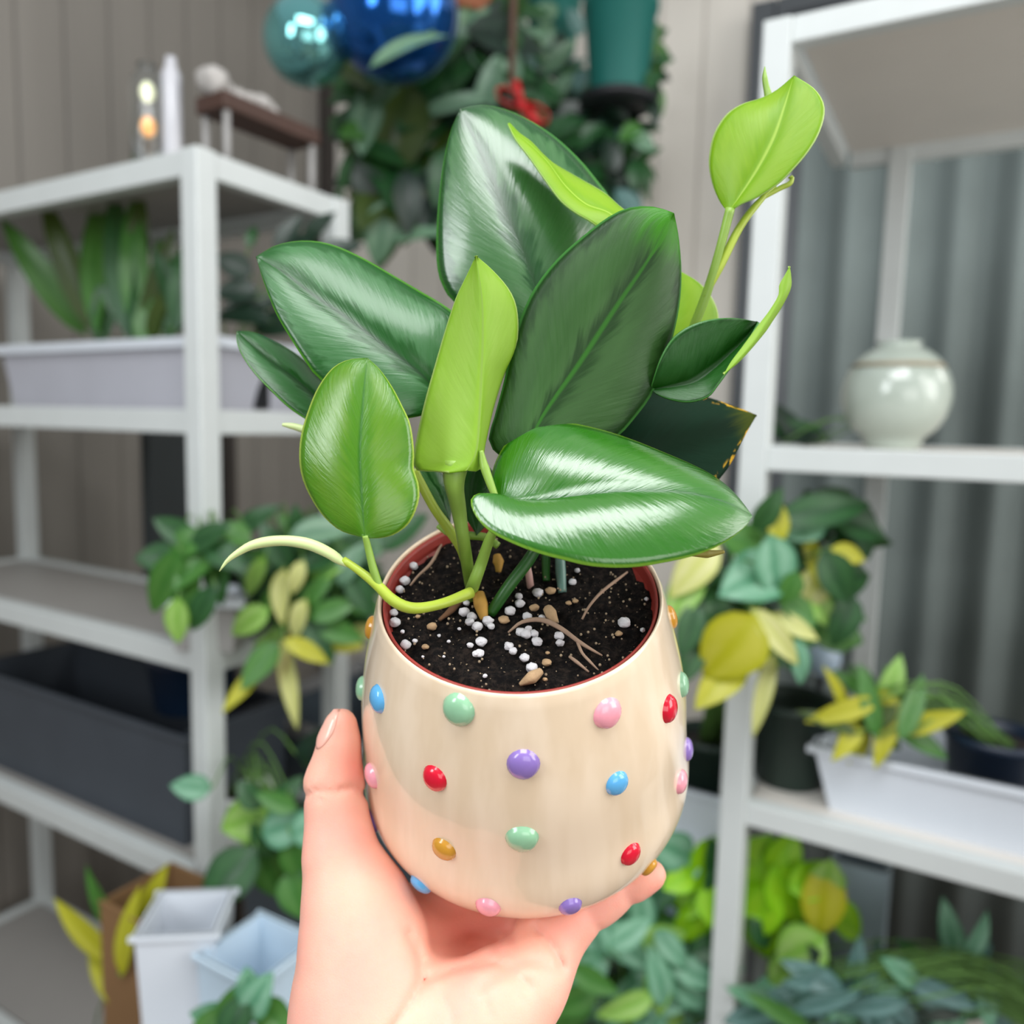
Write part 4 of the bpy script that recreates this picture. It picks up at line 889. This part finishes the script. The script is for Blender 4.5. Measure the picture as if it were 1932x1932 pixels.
mb, ms, fm = foliage([(772, 82, 160, 34, 35, 's', -.27), (705, 190, 110, 54, 30, 's'), (690, 232, 110, 60, 262, 's'), (745, 255, 170, 120, 252, 'h'), (852, 150, 150, 70, 40, 'd'), (872, 192, 160, 34, 14, 's'), (702, 385, 116, 64, 252, 'h'), (742, 335, 160, 80, 280, 'd'), (792, 442, 100, 34, 8, 's'), (905, 100, 90, 44, 110, 's'), (960, 120, 80, 44, 100, 's'), (640, 380, 40, 20, 260, 'd'), (650, 330, 60, 26, 250, 'd'), (665, 250, 50, 40, 200, 'm'), (720, 440, 110, 60, 255, 's'), (820, 110, 130, 60, 30, 'd'), (925, 160, 110, 46, 75, 's'), (890, 30, 100, 60, 60, 's'), (840, 330, 110, 60, 250, 'd'), (800, 250, 120, 70, 230, 'd'), (770, 380, 110, 50, 270, 'b')], 1.47, .03,
                 [(120, 840, 220, 170, 210, 90, 140, 'ddbbdh', .6), (24, 720, 390, 60, 90, 70, 110, 'dhdb', .55), (26, 930, 60, 80, 80, 60, 90, 'sdd', .5), (50, 1040, 330, 110, 130, 70, 100, 'bdb', .55)], 'shdmb', hr + ZA * .11, 13, stems=False)
mb.build('foliage', fm, t, M)
MB().tube([tuple(p) for p in catmull([tuple(P(715, 118, 1.2)), tuple(P(772, 82, 1.19)), tuple(P(840, 48, 1.25)), tuple(P(880, 30, 1.42)), tuple(hr + ZA * .10)], 16)], .0015, 6).build('stem', M_stemb, t, M)
# red bow on a brown cord
rp = P(985, 200, 1.33); t = thing('ribbon_bow', rp, 'red ribbon bow on a brown cord in the middle of the hanging leaves', 'ribbon'); M = loc_of(t)
M_redr = mat('red_ribbon', sr(176, 20, 22), .5, .15, 30)
for s in (-1, 1):
    v = []; f = []
    for i in range(17):
        a = 2 * PI * i / 16; x = s * (.022 - .022 * math.cos(a)); z = -.006 * s + .014 * math.sin(a) - x * .35
        for y in (-.008, .008): v.append(rp + RT * x + UP * (z) + FW * y)
    for i in range(16): f.append((2 * i, 2 * i + 1, 2 * i + 3, 2 * i + 2))
    o = MB().add(v, f).build('loop', M_redr, t, M); md = o.modifiers.new('thickness', 'SOLIDIFY'); md.thickness = .0015
MB().sphere(rp, .009, 12, 8).build('knot', M_redr, t, M)
MB().tube([rp - UP * .004 + RT * .01, rp + RT * .028 - UP * .03], [.006, .009], 8).build('tail', M_redr, t, M); MB().tube([rp, rp + UP * .04 - RT * .012], [.006, .008], 8).build('tail', M_redr, t, M)
cord(t, rp - RT * .018 + UP * .012, M_cord, M, r=.006)

# --- right unit, top and middle shelves
o = tub('storage_box', 'pale blue white box standing on the top right shelf', 'box', rshelf(.27, .16, RT_[0]), (.30, .20, .16), mat('pale_box', sr(214, 226, 240), .5, .03, 8), lip=.004, taper=1.)
gp = rshelf(.40, .30, RT_[1]); gd = project(gp)[2]
gc = P(1690, 745, 1.02); gr = 96 * 1.02 / F
t = thing('glass_globe', Vector((gc.x, gc.y, RT_[1])), 'pale round glazed globe vase on the middle right shelf', 'vase'); zc = gc.z - RT_[1]
pr = [(gr * .5, 0), (gr * .5, .004)] + [(gr * math.sin(a), zc - gr * math.cos(a)) for a in np.linspace(.6, 2.75, 26)] + [(gr * .42, zc + gr * 1.02), (gr * .36, zc + gr * 1.02), (gr * .34, zc + gr * .9)]
pr[0] = (0, 0); pr.insert(1, (gr * .5, 0))
MB().lathe(pr, 48).build('body', mat('celadon', sr(168, 178, 168), .2, .16, 9, coat=.6), t)
MB().lathe([(gr * .80, zc + gr * .55), (gr * .88, zc + gr * .5), (gr * .8, zc + gr * .6)], 48).build('band', mat('vase_band', sr(150, 140, 118), .3, .1, 9), t)
bgplant('leafy_plant', 'dark broad-leaved plant low behind the right post on the middle shelf', rshelf(.12, .25, RT_[1]), (.03, .026, .02), M_black, [(1482, 795, 110, 44, 130, 'b'), (1500, 812, 120, 40, 165, 'd'), (1470, 830, 90, 40, 200, 'b'), (1520, 825, 80, 30, 10, 'b')], 1.1, 'bd', seed=20, dj=.02)
# --- right unit, lower shelf
tub('plant_tray', 'long white tray on the lower right shelf, right of the post', 'tray', rshelf(.28, .10, RT_[2]), (.40, .15, .075), M_bin, lip=.008, taper=.9)
SP = P(1335, 1552, 1.12)
t = thing('plant_stand', Vector((SP.x, SP.y, 0)), 'white metal plant stand left of the right post, carrying the short tray', 'stand', rotz=RZ)
MB().box((0, 0, SP.z - .009), (.16, .16, .018), bev=.002).build('top', M_white, t, None, False)
for a in (-1, 1):
    for b_ in (-1, 1): MB().box((a * .07, b_ * .07, (SP.z - .018) / 2), (.016, .016, SP.z - .018)).build('leg', M_white, t, None, False)
tub('plant_tray', 'short white tray beside the planter, left of the right post', 'tray', Vector((SP.x, SP.y, SP.z)), (.12, .12, .07), M_bin, lip=.008, taper=.88)
bgplant('pothos', 'large pothos with green, cream and yellow leaves right of the planter', SP + ZA * .006, (.05, .042, .125), M_dgreen,
        [(1310, 1072, 124, 64, 230, 'c'), (1290, 1122, 114, 58, 240, 'l'), (1400, 1022, 104, 74, 150, 'm'), (1420, 1092, 134, 96, 200, 't'), (1462, 1072, 114, 74, 280, 't'), (1466, 980, 84, 40, 95, 'y'), (1532, 1112, 74, 62, 240, 'c'), (1532, 1042, 124, 28, 100, 'y'), (1602, 1046, 64, 34, 340, 'y'), (1520, 1000, 74, 44, 200, 't'), (1580, 1092, 104, 64, 300, 'd'), (1592, 1172, 94, 54, 250, 'd'), (1350, 1152, 94, 54, 270, 'd'), (1378, 1222, 136, 116, 235, 'y'), (1360, 1284, 124, 64, 220, 'y'), (1420, 1212, 74, 38, 300, 'c'), (1466, 1202, 124, 42, 310, 'c'), (1500, 1182, 84, 34, 330, 'c'), (1440, 1312, 144, 30, 255, 'c'), (1510, 1252, 84, 34, 280, 't'), (1520, 1160, 74, 44, 20, 'l'), (1300, 1190, 94, 50, 250, 'd'), (1450, 962, 84, 44, 60, 'd'), (1560, 962, 164, 64, 10, 'd'), (1622, 992, 104, 60, 340, 'd'), (1300, 1250, 80, 50, 250, 'd'), (1490, 1110, 60, 40, 250, 'm'), (1550, 1150, 60, 40, 290, 'l')],
        lambda x: .845 if x < 1520 else .90, 'cldmyt', fills=[(34, 1450, 1120, 170, 130, 70, 110, 'ddmd', .6), (14, 1560, 980, 110, 60, 70, 120, 'dd', .5)], seed=21, dj=.02)
bgplant('leafy_plant', 'yellow-edged narrow-leaved plant in the long tray, at the right', rshelf(.26, .10, RT_[2] + .006), (.05, .042, .10), M_navy,
        [(1590, 1342, 124, 36, 200, 'y'), (1640, 1322, 124, 32, 100, 'm'), (1672, 1382, 124, 38, 250, 'y'), (1602, 1392, 94, 38, 230, 'y'), (1580, 1302, 104, 24, 120, 'y'), (1682, 1292, 104, 42, 70, 'l'), (1692, 1352, 104, 38, 300, 'y'), (1722, 1332, 120, 36, 60, 'm'), (1752, 1362, 120, 36, 20, 'y'), (1650, 1362, 90, 34, 220, 'h'), (1560, 1360, 100, 26, 160, 'h'), (1620, 1410, 80, 30, 250, 'y'), (1740, 1400, 100, 36, 330, 'm')], .9, 'ymlh', fills=[(10, 1660, 1340, 70, 60, 70, 100, 'mh', .35)], seed=22, dj=.02)
gb = P(1550, 1240, 1.12); t = thing('gazing_ball', Vector((gb.x, gb.y, RT_[2])), 'pale blue shiny ball on a stem behind the pothos', 'ornament'); zc = gb.z - RT_[2]
MB().sphere((0, 0, zc), .027, 28, 18).build('globe', mat('pale_blue_ball', sr(196, 218, 240), .12, .04, 8, coat=.6), t); MB().lathe([(0, 0), (.03, 0), (.03, .006), (.005, .012), (.005, zc - .02), (0, zc - .02)], 20).build('stand', M_black, t)
# --- right unit, bottom shelf
bgplant('pothos', 'bright lime neon pothos below the lower right shelf', rshelf(.10, .18, rz[3] + .012), (.06, .05, .10), M_wpot,
        [(1330, 1632, 94, 64, 250, 'n'), (1310, 1692, 84, 64, 230, 'n'), (1430, 1642, 124, 94, 250, 'n'), (1490, 1692, 124, 84, 300, 'n'), (1440, 1722, 94, 64, 260, 'n'), (1552, 1706, 134, 74, 270, 'y'), (1562, 1650, 64, 60, 90, 'l'), (1510, 1792, 94, 84, 220, 'l'), (1480, 1612, 84, 64, 60, 'n'), (1302, 1742, 84, 64, 240, 'n'), (1345, 1712, 74, 54, 280, 'n'), (1420, 1700, 80, 60, 200, 'n'), (1530, 1660, 80, 60, 20, 'n'), (1480, 1830, 80, 60, 240, 'l'), (1280, 1660, 60, 50, 200, 'n'), (1600, 1740, 80, 60, 320, 'n')], 1.0, 'nyld', fills=[(20, 1420, 1700, 130, 90, 60, 100, 'nnd', .7)], seed=23)
bgplant('leafy_plant', 'large teal green plant massed between the hand and the right post', on(1180, 1932, 1.05, 0), (.12, .09, .42), M_black,
        [(1265, 1600, 100, 70, 150, 't'), (1290, 1640, 60, 40, 200, 't'), (1190, 1760, 84, 44, 30, 't'), (1250, 1770, 84, 44, 10, 'l'), (1230, 1870, 104, 44, 20, 't'), (1120, 1850, 90, 40, 340, 'm'), (1180, 1900, 104, 44, 200, 'l'), (1080, 1890, 94, 50, 210, 'm')], .99, 'tlmdb', fills=[(110, 1190, 1820, 175, 140, 74, 116, 'ttltmtt', .5), (20, 1220, 1850, 160, 120, 64, 100, 'bd', .5)], seed=24)
bgplant('leafy_plant', 'blue-grey narrow-leaved plant at the lower right corner', rshelf(.42, .2, rz[3] + .012), (.07, .06, .12), M_black,
        [(1470, 1910, 124, 30, 150, 'm'), (1560, 1890, 124, 34, 30, 'g'), (1640, 1900, 124, 34, 200, 'g')], .93, 'tgdmb', fills=[(70, 1590, 1890, 190, 70, 80, 130, 'gtgdgb', .35), (24, 1820, 1860, 130, 100, 80, 130, 'gtd', .4)], seed=25)
pb_ = on(1292, 1590, 1.18, 0); o = tub('storage_box', 'light blue box between the planter and the right post', 'box', Vector((pb_.x, pb_.y, rz[3] + .012)), (.09, .10, P(1292, 1555, 1.18).z - rz[3] - .012), mat('light_blue_box', sr(200, 226, 246), .5, .04, 8), lip=.005, taper=.97)

xb = P(1628, 1612, 1.16); tub('storage_box', 'pale steel blue box at the back of the bottom right shelf', 'box', Vector((xb.x, xb.y, rz[3] + .012)), (.075, .08, xb.z - rz[3] - .012), mat('steel_blue_box', sr(176, 194, 206), .5, .05, 8), lip=.004, taper=.98)
eb = on(1492, 1400, 1.0, RT_[2]); t = thing('nursery_pot', eb, 'empty dark nursery pot behind the long tray', 'pot')
pot_mb(.052, .042, .105).build('body', M_dgreen, t)
